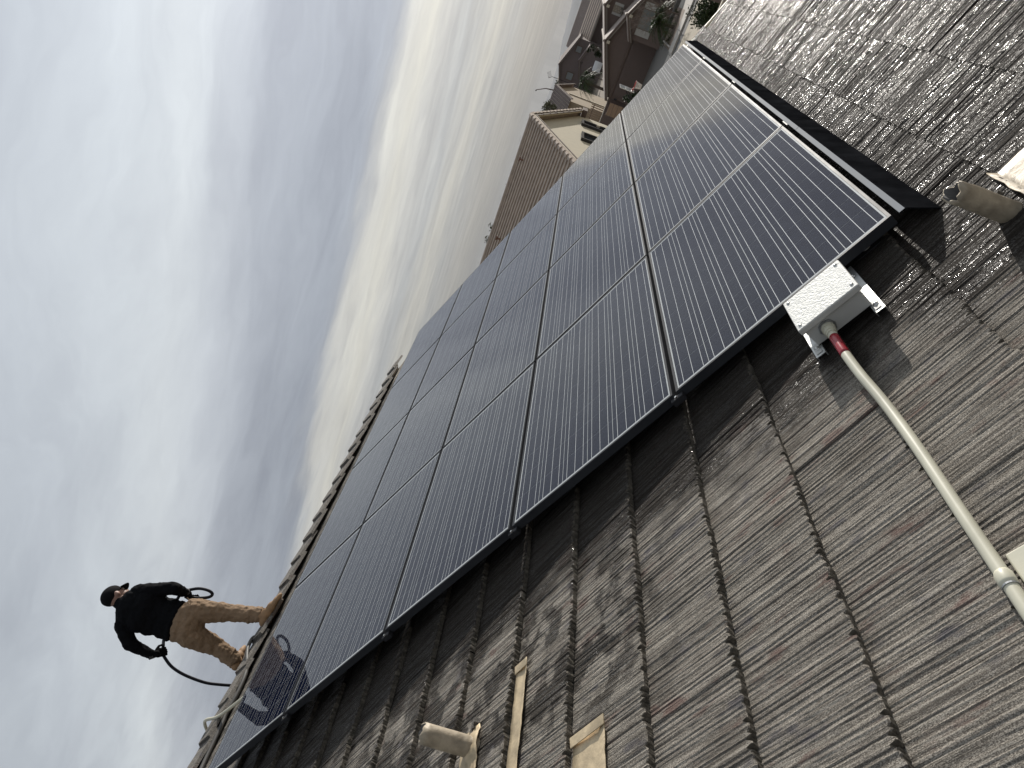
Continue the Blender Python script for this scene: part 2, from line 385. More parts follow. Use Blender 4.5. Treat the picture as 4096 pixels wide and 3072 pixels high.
def mountain():
    b = MB(); na, nr = 150, 9
    a0, a1 = R(-75), R(80)
    def hh(a):
        d = math.degrees(a)
        x = (0.72 - (d - 2.3) * .125) if d > -6 else (1.30 + .15 * math.sin(d * .21) + .12 * math.sin(d * .53))
        x = max(x, .10 + .06 * math.sin(d * .31) + .03 * math.sin(d * .9))
        return x + .07 * math.sin(d * 1.9 + 1) * min(1, x) + .035 * math.sin(d * 4.7) * min(1, x)
    vs = []
    for i in range(na + 1):
        a = a0 + (a1 - a0) * i / na; top = 4300 * math.tan(R(max(hh(a), .05))) + 7.8
        for j in range(nr + 1):
            f = j / nr; r_ = 3700 + 1300 * f
            prof = math.sin(math.pi * min(f * .92, 1)) ** 1.2
            n_ = 1 + .16 * math.sin(i * 1.7 + j * 2.1) * (0 if j in (0, nr) else 1) * (1 if j != 5 else .2)
            vs.append((r_ * math.cos(a), r_ * math.sin(a), -2 + (top + 2) * prof * n_))
    fs = [(i * (nr + 1) + j, (i + 1) * (nr + 1) + j, (i + 1) * (nr + 1) + j + 1, i * (nr + 1) + j + 1) for i in range(na) for j in range(nr)]
    b.add(vs, fs)
    mat('mountain', (.10, .105, .115), .95, noise=.2, nscale=.004)
    tag(b.build('mountain', 'mountain', smooth=True), kind='structure')
mountain()

hz_ = bpy.data.materials.new('haze'); hz_.use_nodes = True; t_ = NT(hz_.node_tree)
vo_ = t_.n('ShaderNodeVolumePrincipled'); vo_.inputs['Color'].default_value = (.80, .86, .93, 1); vo_.inputs['Density'].default_value = .000024; vo_.inputs['Anisotropy'].default_value = .2
t_.link(vo_.outputs[0], t_.n('ShaderNodeOutputMaterial').inputs['Volume']); MATS['haze'] = hz_
tag(MB().box((-7200, -7200, -4), (7200, 7200, 135)).build('haze', 'haze'), kind='stuff')

# ------------------------------------------------------------------ the house under the camera
house = thing('house', 'house under the camera, its grey grooved tile roof filling the foreground', 'house')
TK0, TK, TW = .382, .3295, .277
S_R, T_R, T_E = 7.05, 6.02, -1.95      # right edge, ridge and eave of the slope
S_L = -9.0
def surf(t):
    y = (t - TK0) / TK; y -= math.floor(y); return .014 - .028 * y
# body of the house
zE = Rw(0, T_E, -.06).z; yE = Rw(0, T_E, 0).y; ridge = Rw(0, T_R, -.06)
hw = MB(); yb = 2 * ridge.y - yE
hw.prism([(S_R - .35, yE + .5, 0), (S_R - .35, yb - .5, 0), (S_R - .35, yb - .5, zE + .02), (S_R - .35, ridge.y, ridge.z - .12), (S_R - .35, yE + .5, zE + .02)], (S_L - S_R + .7, 0, 0))
hw.build('wall', 'stucco_own', house)
dk = MB()
dk.prism([Rw(S_R - .02, T_E, -.13), Rw(S_R - .02, T_E, -.036), Rw(S_R - .02, T_R - .02, -.036), Rw(S_R - .02, T_R, -.13)], (S_L - S_R, 0, 0))
dk.build('roof_deck', 'deck', house)
bk = MB()
def back(s, t, mm):
    p = Rw(s, T_R - t, mm); return Vector((p.x, 2 * ridge.y + 2 * (Rw(0, T_R, 0).y - ridge.y) - p.y, p.z))
for k in range(24):
    t0 = .02 + k * TK
    bk.prism([back(S_R, t0, -.012), back(S_R, t0 + TK, .016), back(S_R, t0 + TK, -.012), back(S_R, t0, -.04)], (S_L - S_R, 0, 0))
bk.build('back_slope', 'ridge_tile', house)
fa = MB(); p0 = Rw(0, T_E, -.14); fa.box((S_L, p0.y - .03, p0.z - .16), (S_R, p0.y, p0.z + .06)); fa.build('fascia', 'board_cream', house)

# roof tiles: ridged concrete, butt edges chipped
def tile_mesh(seed, w=TW - .0018, length=.415, th=.027):
    rn = random.Random(seed); nx = 56; ys = [0.0, .004, .03] + [.03 + .3 * k / 12 for k in range(1, 13)] + [length]; ny_ = len(ys)
    prof = []; x = -w / 2
    hgt = [0.0] * (nx + 1)
    ph = [rn.uniform(0, 6.28) for _ in range(4)]
    for i in range(nx + 1):
        u = i / nx
        hgt[i] = .0006 * math.sin(u * 2 * math.pi * 12.5 + ph[0]) + .0006 * math.sin(u * 2 * math.pi * 19.3 + ph[1]) + .0011 * rn.uniform(-1, 1)
    # chipped front: notches where the grooves run out
    fr = [0.0] * (nx + 1); i = 0
    while i <= nx:
        wdt = rn.choice((1, 1, 2, 2, 3)); dep = rn.choice((0, 0, .004, .007, .012, .016)) * rn.uniform(.6, 1.2)
        for k in range(wdt + 1):
            if i + k <= nx: fr[i + k] = max(fr[i + k], dep * (1 if 0 < k < wdt or wdt < 2 else .5))
        i += wdt + rn.choice((1, 1, 2, 3))
    b = MB(); vs = []; fs = []
    for j, y in enumerate(ys):
        for i in range(nx + 1):
            xx = -w / 2 + w * i / nx
            if j < 3: yy = y + fr[i] * (1.0, .95, .2)[j]
            else: yy = y
            z = hgt[i] + (rn.uniform(-.00035, .00035) if 2 < j < ny_ - 1 else 0) - .028 * yy / TK - (.0035 if j == 0 else 0)
            if i in (0, nx): z -= .0018
            vs.append((xx, yy, z))
    for j in range(len(ys) - 1):
        for i in range(nx):
            a = j * (nx + 1) + i; fs.append((a, a + 1, a + nx + 2, a + nx + 1))
    o = len(vs)
    for i in range(nx + 1):      # lower front edge, rougher
        xx = -w / 2 + w * i / nx; vs.append((xx, max(0, fr[i] * .4 - .001) + rn.uniform(0, .003), -th))
    nface = len(fs)
    for i in range(nx): fs.append((i + 1, i, o + i, o + i + 1))
    nface2 = len(fs)
    o2 = len(vs); vs += [(-w / 2, length, -.028 * length / TK - .012), (w / 2, length, -.028 * length / TK - .012)]
    L = len(ys) - 1
    fs.append(tuple([j * (nx + 1) for j in range(L + 1)][::-1] + [o, o2][0:1] + [o2]))
    fs.append(tuple([j * (nx + 1) + nx for j in range(L + 1)] + [o2 + 1, o + nx]))
    b.add(vs, fs)
    for i in range(nface, nface2): b.mi[i] = 1
    for i in range(nx): b.mi[i] = 1 if fr[i] + fr[i + 1] > .008 else 0
    return b.mesh('roof_tile', ['roof_tile', 'tile_butt'])
tvar = [tile_mesh(k) for k in range(9)]
MR = Matrix.Rotation(PR, 3, 'X')
camP = Vector((-2.58284, -0.34755, 1.25068 + Z0))
def px(p):      # picture position at 1024 x 768, used only to decide which tiles are worth an object of their own
    d = Vector(p) - camP; z = d.dot(fwd)
    if z < .05: return None
    return 512 + 727.5 * d.dot(right) / z, 384 - 727.5 * d.dot(upv) / z, z
inview, rest = [], []
for k in range(-7, 17):
    tk = TK0 + k * TK
    if tk > T_R - .12: continue
    off = -.017 if k % 2 == 1 else -.150
    for j in range(-34, 27):
        s1 = off + TW * j; sc = s1 - TW / 2
        if sc < S_L or s1 > S_R + .12: continue
        q = px(Rw(sc, tk + .16, 0))
        under = sc > .25 and .12 < tk + .05 and tk < 4.75 and sc < 6.6
        vis = q is not None and -70 < q[0] < 1094 and -70 < q[1] < 838 and not under
        (inview if vis else rest).append((sc, tk, q[2] if q else 99))
inview.sort(key=lambda a: a[2])
print('tiles in view', len(inview)); rest += inview[298:]; inview = inview[:298]
for i, (sc, tk, _) in enumerate(inview):
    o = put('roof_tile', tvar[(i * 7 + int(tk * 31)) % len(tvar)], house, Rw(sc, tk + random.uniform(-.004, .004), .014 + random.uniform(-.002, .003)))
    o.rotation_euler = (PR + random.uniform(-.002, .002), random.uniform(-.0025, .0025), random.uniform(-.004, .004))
rf = MB()
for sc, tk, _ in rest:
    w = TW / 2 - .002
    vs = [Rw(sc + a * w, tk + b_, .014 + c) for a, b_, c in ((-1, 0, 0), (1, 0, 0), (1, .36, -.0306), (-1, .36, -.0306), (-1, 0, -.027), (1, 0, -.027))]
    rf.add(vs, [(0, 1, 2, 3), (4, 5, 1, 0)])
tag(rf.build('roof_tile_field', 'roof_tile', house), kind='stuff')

# ridge tiles: overlapping caps, thick ends towards the camera side
def ridge_mesh(seed):
    rn = random.Random(seed); b = MB(); L = .42; nl = 5; sec = []
    outer = []; inner = []
    c, s_ = math.cos(PR), math.sin(PR)
    prof = [(-.165, 0), (-.10, 0), (-.03, 0), (0, .004), (.03, 0), (.10, 0), (.165, 0)]
    vs = []; fs = []
    for i in range(nl + 1):
        x = L * i / nl; lift = .030 * (1 - i / nl)
        for (d, e) in prof:
            jit = rn.uniform(-.0025, .0025)
            vs.append((x + (rn.uniform(0, .006) if i == 0 else 0), d * c, -abs(d) * s_ + lift + e + jit))
        for (d, e) in reversed(prof):
            vs.append((x, d * c * .985, -abs(d) * s_ + lift - .028))
    n = 14
    for i in range(nl):
        for k in range(n): fs.append((i * n + k, i * n + (k + 1) % n, (i + 1) * n + (k + 1) % n, (i + 1) * n + k))
    fs.append(tuple(range(n))); fs.append(tuple(reversed(range(nl * n, nl * n + n))))
    b.add(vs, fs); return b.mesh('ridge_tile', ['ridge_tile'])
rvar = [ridge_mesh(k) for k in range(5)]
top = Rw(0, T_R, .0)
for k in range(27):
    sx = 6.90 - .3405 * k
    o = put('ridge_tile', rvar[k % 5], house, (sx, top.y + random.uniform(-.008, .008), top.z + .058 + random.uniform(-.004, .004)))
    o.rotation_euler = (random.uniform(-.03, .03), random.uniform(-.01, .01), random.uniform(-.015, .015))
# rake boards along the right-hand gable
for a, b_, ds in ((-.40, 5.9, 0), (-1.9, -.404, .012)):
    MB().prism([Rw(S_R + .12 + ds, a, -.02), Rw(S_R + .16 + ds, a, -.02), Rw(S_R + .16 + ds, a, -.22), Rw(S_R + .12 + ds, a, -.22)], Rw(0, b_, 0) - Rw(0, a, 0)).build('rake_board', 'board_cream', house)

# ------------------------------------------------------------------ solar array: 5 rows of 4 panels
PS, PT_ = 1.685, 1.010
PWd, PHt = 1.665, .990
def panel_meshes():
    w, h = PWd / 2, PHt / 2; lip, dep = .011, .040
    f = MB()
    def ring(x0, y0, x1, y1, z): return [(-x0, -y0, z), (x0, -y0, z), (x0, y0, z), (-x0, y0, z)]
    vs = ring(w, h, 0, 0, -dep) + ring(w, h, 0, 0, 0) + ring(w - lip, h - lip, 0, 0, 0) + ring(w - lip, h - lip, 0, 0, -dep)
    fs = []
    for a in range(3):
        for k in range(4): fs.append((a * 4 + k, a * 4 + (k + 1) % 4, (a + 1) * 4 + (k + 1) % 4, (a + 1) * 4 + k))
    for k in range(4): fs.append((12 + k, 12 + (k + 1) % 4, (k + 1) % 4, k))
    f.add(vs, fs)
    iw, ih = w - lip - .0005, h - lip - .0005
    gl = MB().add([(-iw, -ih, -.0008), (iw, -ih, -.0008), (iw, ih, -.0008), (-iw, ih, -.0008)], [(0, 1, 2, 3)])
    bs = MB().box((-iw, -ih, -.0065), (iw, ih, -.0027))
    c = MB(); a, e = .1596 / 2, .1566 / 2; zc = -.0023
    c.add([(-a, -e, zc), (a, -e, zc), (a, e, zc), (-a, e, zc)], [(0, 1, 2, 3)], 0)
    for q in (-1, 0, 1):
        y = q * .052; bw = .0010
        c.add([(-.0803, y - bw, zc + .0003), (.0803, y - bw, zc + .0003), (.0803, y + bw, zc + .0003), (-.0803, y + bw, zc + .0003)], [(0, 1, 2, 3)], 1)
    return f.mesh('frame', ['frame']), gl.mesh('glass', ['panel_glass'], recalc=False), bs.mesh('backsheet', ['backsheet']), c.mesh('cell', ['cell', 'busbar'], recalc=False)
pm = panel_meshes()
rows = ['bottom row above the black skirt', 'second row up from the skirt', 'middle row of the array', 'second row down from the ridge', 'top row under the ridge tiles']
cols = ['near left end of the', 'second from left in the', 'second from right in the', 'far right end of the']
for r_ in range(5):
    for c_ in range(4):
        lab = 'solar panel, ' + cols[c_] + ' ' + rows[r_]
        if (r_, c_) == (0, 0): lab = 'nearest black framed solar panel, in the bottom row behind the white junction box'
        if (r_, c_) == (4, 0): lab = 'solar panel in the top row at the near left, mirroring the man'
        t = thing('solar_panel', lab, 'solar panel', Aw((c_ + .5) * PS, (r_ + .5) * PT_, random.uniform(-.001, .001)), (PA + random.uniform(-.0012, .0012), random.uniform(-.0012, .0012), 0), 'solar panels of the rooftop array')
        put('frame', pm[0], t); put('glass', pm[1], t); put('backsheet', pm[2], t)
        for i in range(10):
            for j in range(6):
                put('cell', pm[3], t, ((i - 4.5) * .1612, (j - 2.5) * .1592, 0))

# skirt along the eave side, in lengths, with the clips that hold it
sk = thing('array_skirt', 'long black metal skirt along the lower edge of the solar array', 'array skirt', Aw(0, 0, 0), rotA)
secs = [-.012, 1.47, 3.30, 5.10, 6.745]
for i in range(4):
    b = MB(); x0, x1 = secs[i] + (.0 if i == 0 else .002), secs[i + 1] - .002
    prof = [(-.013, -.006), (-.013, -.0005), (-.034, -.0005), (-.040, -.004), (-.116, -.0865), (-.112, -.088), (-.038, -.0085), (-.033, -.006)]
    b.prism([(x0, t_, n_) for t_, n_ in prof], (x1 - x0, 0, 0), 0)
    for k, f in enumerate(b.f):
        ys = [b.v[q][1] for q in f]
        if len(f) == 4 and min(ys) > -.036: b.mi[k] = 1
    b.build('skirt_section', ['skirt_black', 'skirt_lip'], sk)
for c_ in range(1, 4):
    MB().box((c_ * PS - .045, -.012, -.012), (c_ * PS + .06, -.0055, -.0015)).build('clip', 'clamp', sk)
# interlocks at the left ends of the row gaps
for r_ in range(1, 5):
    t = thing('panel_clamp', 'small black clamp at the left end of the ' + ['first', 'second', 'third', 'fourth'][r_ - 1] + ' gap between panel rows', 'clamp', Aw(0, r_ * PT_, 0), rotA, 'clamps at the left edge of the array')
    MB().box((-.020, -.03, -.042), (.006, .03, -.012)).build('block', 'clamp', t, bevel=.003)
    MB().tube([(-.012, 0, -.02), (-.012, 0, -.004)], .006, 6).build('bolt', 'steel', t)
t = thing('mounting_foot', 'leveling foot with a shiny bolt under the near panel corner', 'mounting foot', Rw(.09, .135, surf(.135)), rotR)
MB().box((-.03, -.05, 0), (.05, .05, .006)).build('base_plate', 'clamp', t, bevel=.002)
b = MB(); b.tube([(0, 0, .006), (0, 0, .05)], .008, 8); b.build('stud', 'zinc', t)
b = MB(); b.tube([(0, 0, .008), (0, 0, .012)], .018, 14); b.ball((0, 0, .016), (.012, .012, .010), 12, 6); b.build('bolt', 'steel', t, smooth=True)

# ------------------------------------------------------------------ junction box on its two brackets
jb = thing('junction_box', 'white metal junction box with a rough textured lid beside the array', 'junction box', Aw(0, 0, 0), rotA)
b = MB(); x0, x1, y0, y1 = -.293, -.062, .227, .462
b.box((x0, y0, .011), (x1, y1, .0352)); b.build('lid_rim', 'box_white_shaded', jb, bevel=.004)
lm = MB(); nx, ny = 46, 46; rn = random.Random(3)
vs = []; 
for j in range(ny + 1):
    for i in range(nx + 1):
        e = (i in (0, nx)) or (j in (0, ny))
        vs.append((x0 + .003 + (x1 - x0 - .006) * i / nx, y0 + .003 + (y1 - y0 - .006) * j / ny, .0358 + (0 if e else rn.uniform(-.0004, .0012))))
lm.add(vs, [(j * (nx + 1) + i, j * (nx + 1) + i + 1, (j + 1) * (nx + 1) + i + 1, (j + 1) * (nx + 1) + i) for j in range(ny) for i in range(nx)])
lm.build('lid', 'box_texture', jb)
MB().box((-.281, .239, -.0615), (-.074, .450, .0108)).build('box_body', 'box_white_shaded', jb, bevel=.003)
for (x, y) in ((-.281, .239), (-.281, .450), (-.076, .241), (-.076, .448)):
    sx = x + (.012 if x < -.2 else -.012); sy = y + (.004 if y < .3 else -.004)
    b = MB(); b.tube([(sx, sy, .0365), (sx, sy, .0385)], .0065, 10); b.ball((sx, sy, .0388), (.006, .006, .003), 10, 5); b.build('screw', 'steel', jb, smooth=True)
for y0 in (.213, .440):
    br = MB(); z0 = -.0635
    br.box((-.335, y0, z0 - .003), (.03, y0 + .036, z0)); br.box((-.335, y0, z0 - .016), (.03, y0 + .003, z0 - .0031)); br.box((-.335, y0 + .033, z0 - .016), (.03, y0 + .036, z0 - .0031))
    o = br.build('bracket', 'galvanised', jb)
    MB().box((-.322, y0 + .008, z0 + .0003), (-.26, y0 + .03, z0 + .0025)).build('tab', 'box_white_shaded', o, bevel=.004)
    for bx in (-.292, -.05):
        b = MB(); b.tube([(bx, y0 + .018, z0 + .0025), (bx, y0 + .018, z0 + .0045)], .0105, 14); b.ball((bx, y0 + .018, z0 + .0055), (.0065, .0065, .005), 10, 6); b.build('bolt', 'steel', o, smooth=True)
    b = MB(); b.box((-.318, y0 + .003, z0 - .018), (-.300, y0 + .033, z0 - .0165)); b.build('rubber_pad', 'clamp', o)

# conduit from the box along the butt of a tile course
cd = thing('conduit', 'cream painted conduit with a red band running from the junction box', 'conduit', Rw(0, 0, 0), rotR)
cpts = [(-.335, .386, .071), (-.42, .386, .068), (-.50, .3865, .061), (-.60, .3845, .049), (-.72, .3775, .037), (-.85, .3735, .032), (-1.0, .3715, .0305), (-1.25, .3725, .0305), (-1.45, .373, .0305), (-1.8, .374, .0305), (-2.4, .375, .0305)]
MB().tube(spline(cpts, 6), .0150, 18).build('pipe', 'conduit_cream', cd, smooth=True)
red = [p for p in spline(cpts, 6) if -.475 < p[0] < -.352]
MB().tube(red, .0156, 18).build('red_band', 'red_tape', cd, smooth=True)
b = MB(); b.tube([(-.2815, .386, .071), (-.287, .386, .071)], .030, 8); b.build('locknut', 'zinc', cd)
b = MB(); b.tube([(-.2872, .386, .071), (-.305, .386, .071)], .0225, 18); b.tube([(-.3052, .386, .071), (-.326, .386, .071)], .0195, 18); b.tube([(-.3262, .386, .071), (-.337, .386, .071)], .0172, 18); b.build('connector', 'conduit_cream', cd, smooth=False)
b = MB(); b.tube([(-1.408, .3728, .0305), (-1.415, .3728, .0305), (-1.435, .3729, .0305), (-1.445, .373, .0305)], [.0155, .0185, .0185, .0165], 18); b.build('coupling', 'conduit_cream', cd, smooth=True)
b = MB(); b.tube([(-1.4452, .373, .0305), (-1.4492, .373, .0305)], .0172, 18); b.build('seal_ring', 'zinc', cd)
b = MB().box((-1.52, .285, -.012), (-1.36, .352, .016)); tag(b.build('support_block', 'conduit_cream', bevel=.004), 'cream block under the conduit coupling at the picture corner', 'support block')
o = bpy.data.objects['support_block']; o.location = Rw(0, 0, 0); o.rotation_euler = rotR

# ------------------------------------------------------------------ vent pipes and flashings
def vent(label, s, t, L, r, fl, crush, grp='roof vent pipes'):
    base = Rw(s, t, surf(t) - .03)
    th = thing('vent_pipe', label, 'vent pipe', base, (0, 0, 0), grp)
    seg = 26; rn = random.Random(int(L * 1000)); b = MB(); vs = []; fs = []; nl = 9
    for i in range(nl + 1):
        z = (L + .03) * i / nl
        for k in range(seg):
            a = 2 * math.pi * k / seg; dent = 1 + .035 * math.sin(3 * a + i) * .4
            rr = r * dent
            if i >= nl - 1: rr *= 1 + crush * (.10 * math.sin(2 * a + .6) + .07 * math.sin(5 * a)) * (1 if i == nl else .5)
            zz = z + (crush * (.010 * math.sin(2 * a) + .006 * math.sin(7 * a)) if i == nl else 0)
            vs.append((rr * math.cos(a), rr * math.sin(a), zz))
    o1 = len(vs)
    for k in range(seg):
        a = 2 * math.pi * k / seg; x, y, z = vs[nl * seg + k]; vs.append((x * .86, y * .86, z + .001))
    o2 = len(vs)
    for k in range(seg):
        x, y, z = vs[nl * seg + k]; vs.append((x * .80, y * .80, L * .35))
    for i in range(nl):
        for k in range(seg): fs.append((i * seg + k, i * seg + (k + 1) % seg, (i + 1) * seg + (k + 1) % seg, (i + 1) * seg + k))
    for k in range(seg):
        fs.append((nl * seg + k, nl * seg + (k + 1) % seg, o1 + (k + 1) % seg, o1 + k)); 
    b.add(vs, fs, 0)
    b.f += [[o1 + k, o1 + (k + 1) % seg, o2 + (k + 1) % seg, o2 + k] for k in range(seg)] + [[o2 + k for k in range(seg)]]; b.mi += [1] * (seg + 1)
    b.build('pipe', ['lead_paint', 'pipe_inside'], th, smooth=True)
    # lead sheet dressed over the tiles round the foot, given as (s, t, height) outline in the roof plane
    nu, nv = 14, 14; s0, s1, t0, t1 = fl; g = MB(); vs = []
    for j in range(nv + 1):
        for i in range(nu + 1):
            ss = s0 + (s1 - s0) * i / nu; tt = t0 + (t1 - t0) * j / nv
            d = math.hypot(ss - s, tt - t)
            hh = surf(tt) + .009 + rn.uniform(-.002, .0035) + .016 * max(0, 1 - max(0, d - r) / .03)
            if i == nu: hh += .006
            vs.append(Rw(ss, tt + (rn.uniform(-.004, .004) if j in (0, nv) else 0), hh) - base)
    g.add(vs, [(j * (nu + 1) + i, j * (nu + 1) + i + 1, (j + 1) * (nu + 1) + i + 1, (j + 1) * (nu + 1) + i) for j in range(nv) for i in range(nu)])
    f = g.build('flashing', 'flashing' if s < -.6 else 'lead_paint', th, smooth=True)
    sd = f.modifiers.new('thickness', 'SOLIDIFY'); sd.thickness = .003; sd.offset = 1
    # broken bit of tile at the foot
    ch = MB(); e = Rw(s + r * 1.1, t + .02, surf(t) + .008) - base
    for k in range(3):
        ch.box((e.x + k * .018, e.y - .02 - .012 * k, e.z - .01), (e.x + k * .018 + .02, e.y + .012 - .01 * k, e.z + .012), M=None)
    ch.build('tile_chip', 'ridge_tile', th)
vent('crumpled lead vent pipe on the wet tiles below the skirt', -.314, -.217, .185, .036, (-.62, -.075, -.62, -.262), 1.0)
vent('beige vent pipe on the dry tiles left of the array', -.935, 2.225, .205, .039, (-1.10, -.866, 2.185, 2.31), .45)
def strip(label, s0, s1, t0, t1, seed):
    rn = random.Random(seed); base = Rw(s1, t0, 0); g = MB(); nu, nv = 30, 4; vs = []
    for j in range(nv + 1):
        for i in range(nu + 1):
            ss = s0 + (s1 - s0) * i / nu; tt = t0 + (t1 - t0) * j / nv + (rn.uniform(-.003, .003) if j == 0 else 0)
            hh = surf(min(tt, 1e9)) + .007 + rn.uniform(-.0015, .0015) + (.010 if j == 0 else 0) + (.004 if i == nu else 0)
            vs.append(Rw(ss, tt, hh) - base)
    g.add(vs, [(j * (nu + 1) + i, j * (nu + 1) + i + 1, (j + 1) * (nu + 1) + i + 1, (j + 1) * (nu + 1) + i) for j in range(nv) for i in range(nu)])
    o = thing('flashing_strip', label, 'flashing', base, group='painted metal flashings among the tiles')
    f = g.build('sheet', 'flashing', o, smooth=True); sd = f.modifiers.new('thickness', 'SOLIDIFY'); sd.thickness = .003; sd.offset = 1
    h = MB(); ph = [Rw(s1 - .032, t0 - .001, surf(t0) + .017) - base, Rw(s1, t0 - .002, surf(t0) + .02) - base, Rw(s1 + .002, t1 + .002, surf(t1) + .017) - base, Rw(s1 - .03, t1 + .002, surf(t1) + .013) - base]
    h.prism(ph, (0, -.001, .003)); h.build('folded_edge', 'flashing', o)
strip('narrow beige flashing strip lying under a tile edge near the bottom vent pipe', -1.75, -.700, 1.945, 2.022, 4)
strip('wide beige flashing sheet at the bottom edge, one course below the narrow strip', -2.0, -1.152, 1.530, 1.692, 5)

# ------------------------------------------------------------------ hose and pale pipe lying along the ridge
mat('hose_grey', (.075, .072, .068), .55, noise=.2, nscale=12)
mat('hose_black', (.007, .009, .016), .6, spec=.25)
hz = [Rw(2.10, 6.50, -.12), Rw(1.99, 6.22, -.02), Rw(1.86, 6.07, .075), Rw(1.72, 6.02, .092), Rw(1.60, 5.97, .078), Rw(1.45, 5.90, .045), Rw(1.32, 5.865, .032), Rw(1.16, 5.86, .028), Rw(.99, 5.875, .032), Rw(.87, 5.865, .028), Rw(.6, 5.85, .026), Rw(.1, 5.80, .026), Rw(-.6, 5.83, .026), Rw(-1.6, 5.78, .026)]
b0 = hz[3]; tag(MB().tube([p - b0 for p in spline(hz, 6)], .017, 12).build('hose', 'hose_grey', smooth=True, loc=b0), 'grey rubber hose lying along the ridge tiles left of the man', 'hose')
cz = [Rw(1.02, 5.30, -.0), Rw(1.0, 5.60, .03), Rw(.95, 5.80, .065), Rw(.945, 5.92, .085), Rw(.95, 6.02, .125), Rw(.96, 6.10, .10), Rw(.97, 6.22, .0), Rw(.98, 6.4, -.16)]
b0 = cz[3]; tag(MB().tube([p - b0 for p in spline(cz, 6)], .013, 12).build('pale_pipe', 'conduit_cream', smooth=True, loc=b0), 'thin cream pipe bent over the ridge beside the grey hose', 'pipe')

# ------------------------------------------------------------------ the man on the ridge
mat('skin', (.29, .17, .13), .5, noise=.12, nscale=30, bump=.1, bscale=120)
mat('shirt_black', (.007, .0075, .009), .85, bump=.35, bscale=40, spec=.06)
mat('cap_black', (.009, .009, .010), .85, spec=.08)
mat('glove', (.006, .006, .007), .8, spec=.08)
mat('cuff_grey', (.06, .06, .06), .8)
mat('canvas_tan', (.24, .165, .105), .85, noise=.14, nscale=14, bump=.4, bscale=45, spec=.2)
mat('boot_tan', (.29, .175, .09), .7, noise=.15, nscale=25)
mat('boot_sole', (.09, .065, .045), .8)
mat('hair', (.05, .035, .03), .8)
J = {k: Vector(v) for k, v in {
 'crown': (1.928, 5.802, 10.187), 'head': (1.934, 5.779, 10.106), 'jaw': (1.970, 5.787, 10.049), 'chin': (2.021, 5.774, 10.021),
 'neck': (1.898, 5.787, 10.023), 'c7': (1.881, 5.771, 9.985), 'ear': (1.945, 5.715, 10.072), 'brim': (2.070, 5.734, 10.051),
 'chest': (1.884, 5.787, 9.871), 'belly': (1.899, 5.813, 9.685), 'waist': (1.904, 5.818, 9.523), 'pelv': (1.896, 5.792, 9.394),
 'sR': (1.990, 5.691, 9.916), 'sL': (1.774, 5.909, 9.931), 'eR': (2.053, 5.574, 9.621), 'eL': (1.680, 6.012, 9.805),
 'wR': (2.127, 5.690, 9.514), 'wL': (1.715, 6.120, 9.602), 'hR': (2.142, 5.737, 9.467), 'hL': (1.768, 6.119, 9.538),
 'hipR': (1.965, 5.688, 9.371), 'hipL': (1.826, 5.841, 9.316), 'kR': (2.032, 5.643, 9.065), 'kL': (1.849, 5.924, 9.079),
 'aR': (2.032, 5.559, 8.791), 'aL': (1.798, 5.962, 8.880), 'heelR': (1.980, 5.552, 8.687), 'toeR': (2.114, 5.436, 8.665),
 'heelL': (1.766, 5.984, 8.804), 'toeL': (1.930, 6.026, 8.829)}.items()}
PB = Vector((1.95, 5.70, 8.66))
VR = Vector((.709, -.705, 0)).normalized()     # the man's right
VF = Vector((.705, .709, 0)).normalized()      # the way his chest faces
UP = Vector((0, 0, 1))
def mid(a, b, t): return a + (b - a) * t
def fuse(name, b, mats, parent, voxel, smooth=6, disp=0, dscale=.08, loc=None, seed=0):
    """melt overlapping limbs of a builder into one continuous surface"""
    me = b.mesh('tmp', [mats] if isinstance(mats, str) else mats)
    o = bpy.data.objects.new('tmp', me); COL.objects.link(o)
    r_ = o.modifiers.new('r', 'REMESH'); r_.mode = 'VOXEL'; r_.voxel_size = voxel
    s_ = o.modifiers.new('s', 'SMOOTH'); s_.iterations = smooth; s_.factor = .5
    if disp:
        tx = bpy.data.textures.new('folds', 'CLOUDS'); tx.noise_scale = dscale; tx.noise_depth = 2
        d_ = o.modifiers.new('d', 'DISPLACE'); d_.texture = tx; d_.strength = disp; d_.mid_level = .5; d_.texture_coords = 'LOCAL'
    dg = bpy.context.evaluated_depsgraph_get(); dg.update()
    new = bpy.data.meshes.new_from_object(o.evaluated_get(dg)); new.name = name
    bpy.data.objects.remove(o); bpy.data.meshes.remove(me)
    new.polygons.foreach_set('use_smooth', [True] * len(new.polygons))
    return put(name, new, parent, loc)
def P(k): return J[k] - PB
def frame(side, front, up):
    return Matrix((side, front, up)).transposed()
# direction the head is turned
HF = Vector((.92, -.05, -.16)).normalized(); HS = HF.cross(UP).normalized(); HU = HS.cross(HF).normalized()
HM = frame(HS, HF, HU)
b = MB()
hc = P('head') + Vector((.0, .0, -.004))
b.ball(hc, (.074, .094, .098), 18, 12, M=HM)
b.ball(hc + HF * .040 - HU * .055, (.058, .062, .060), 16, 10, M=HM)                 # jaw
b.ball(hc + HF * .082 - HU * .095, (.026, .022, .020), 10, 8, M=HM)                  # chin
b.cone(hc + HF * .092 - HU * .012, hc + HF * .112 - HU * .045, .010, .014, 8)        # nose
b.ball(hc + HF * .092 - HU * .072, (.024, .012, .010), 10, 6, M=HM)                  # lips
b.ball(hc + HF * .088 - HU * .004, (.050, .014, .012), 10, 6, M=HM)                  # brow
for sg in (-1, 1): b.ball(hc + HS * sg * .074 - HF * .004 - HU * .022, (.011, .021, .032), 10, 8, M=HM)   # ears
b.cone(P('neck') - UP * .09, hc - HU * .05 - HF * .01, .066, .058, 14)
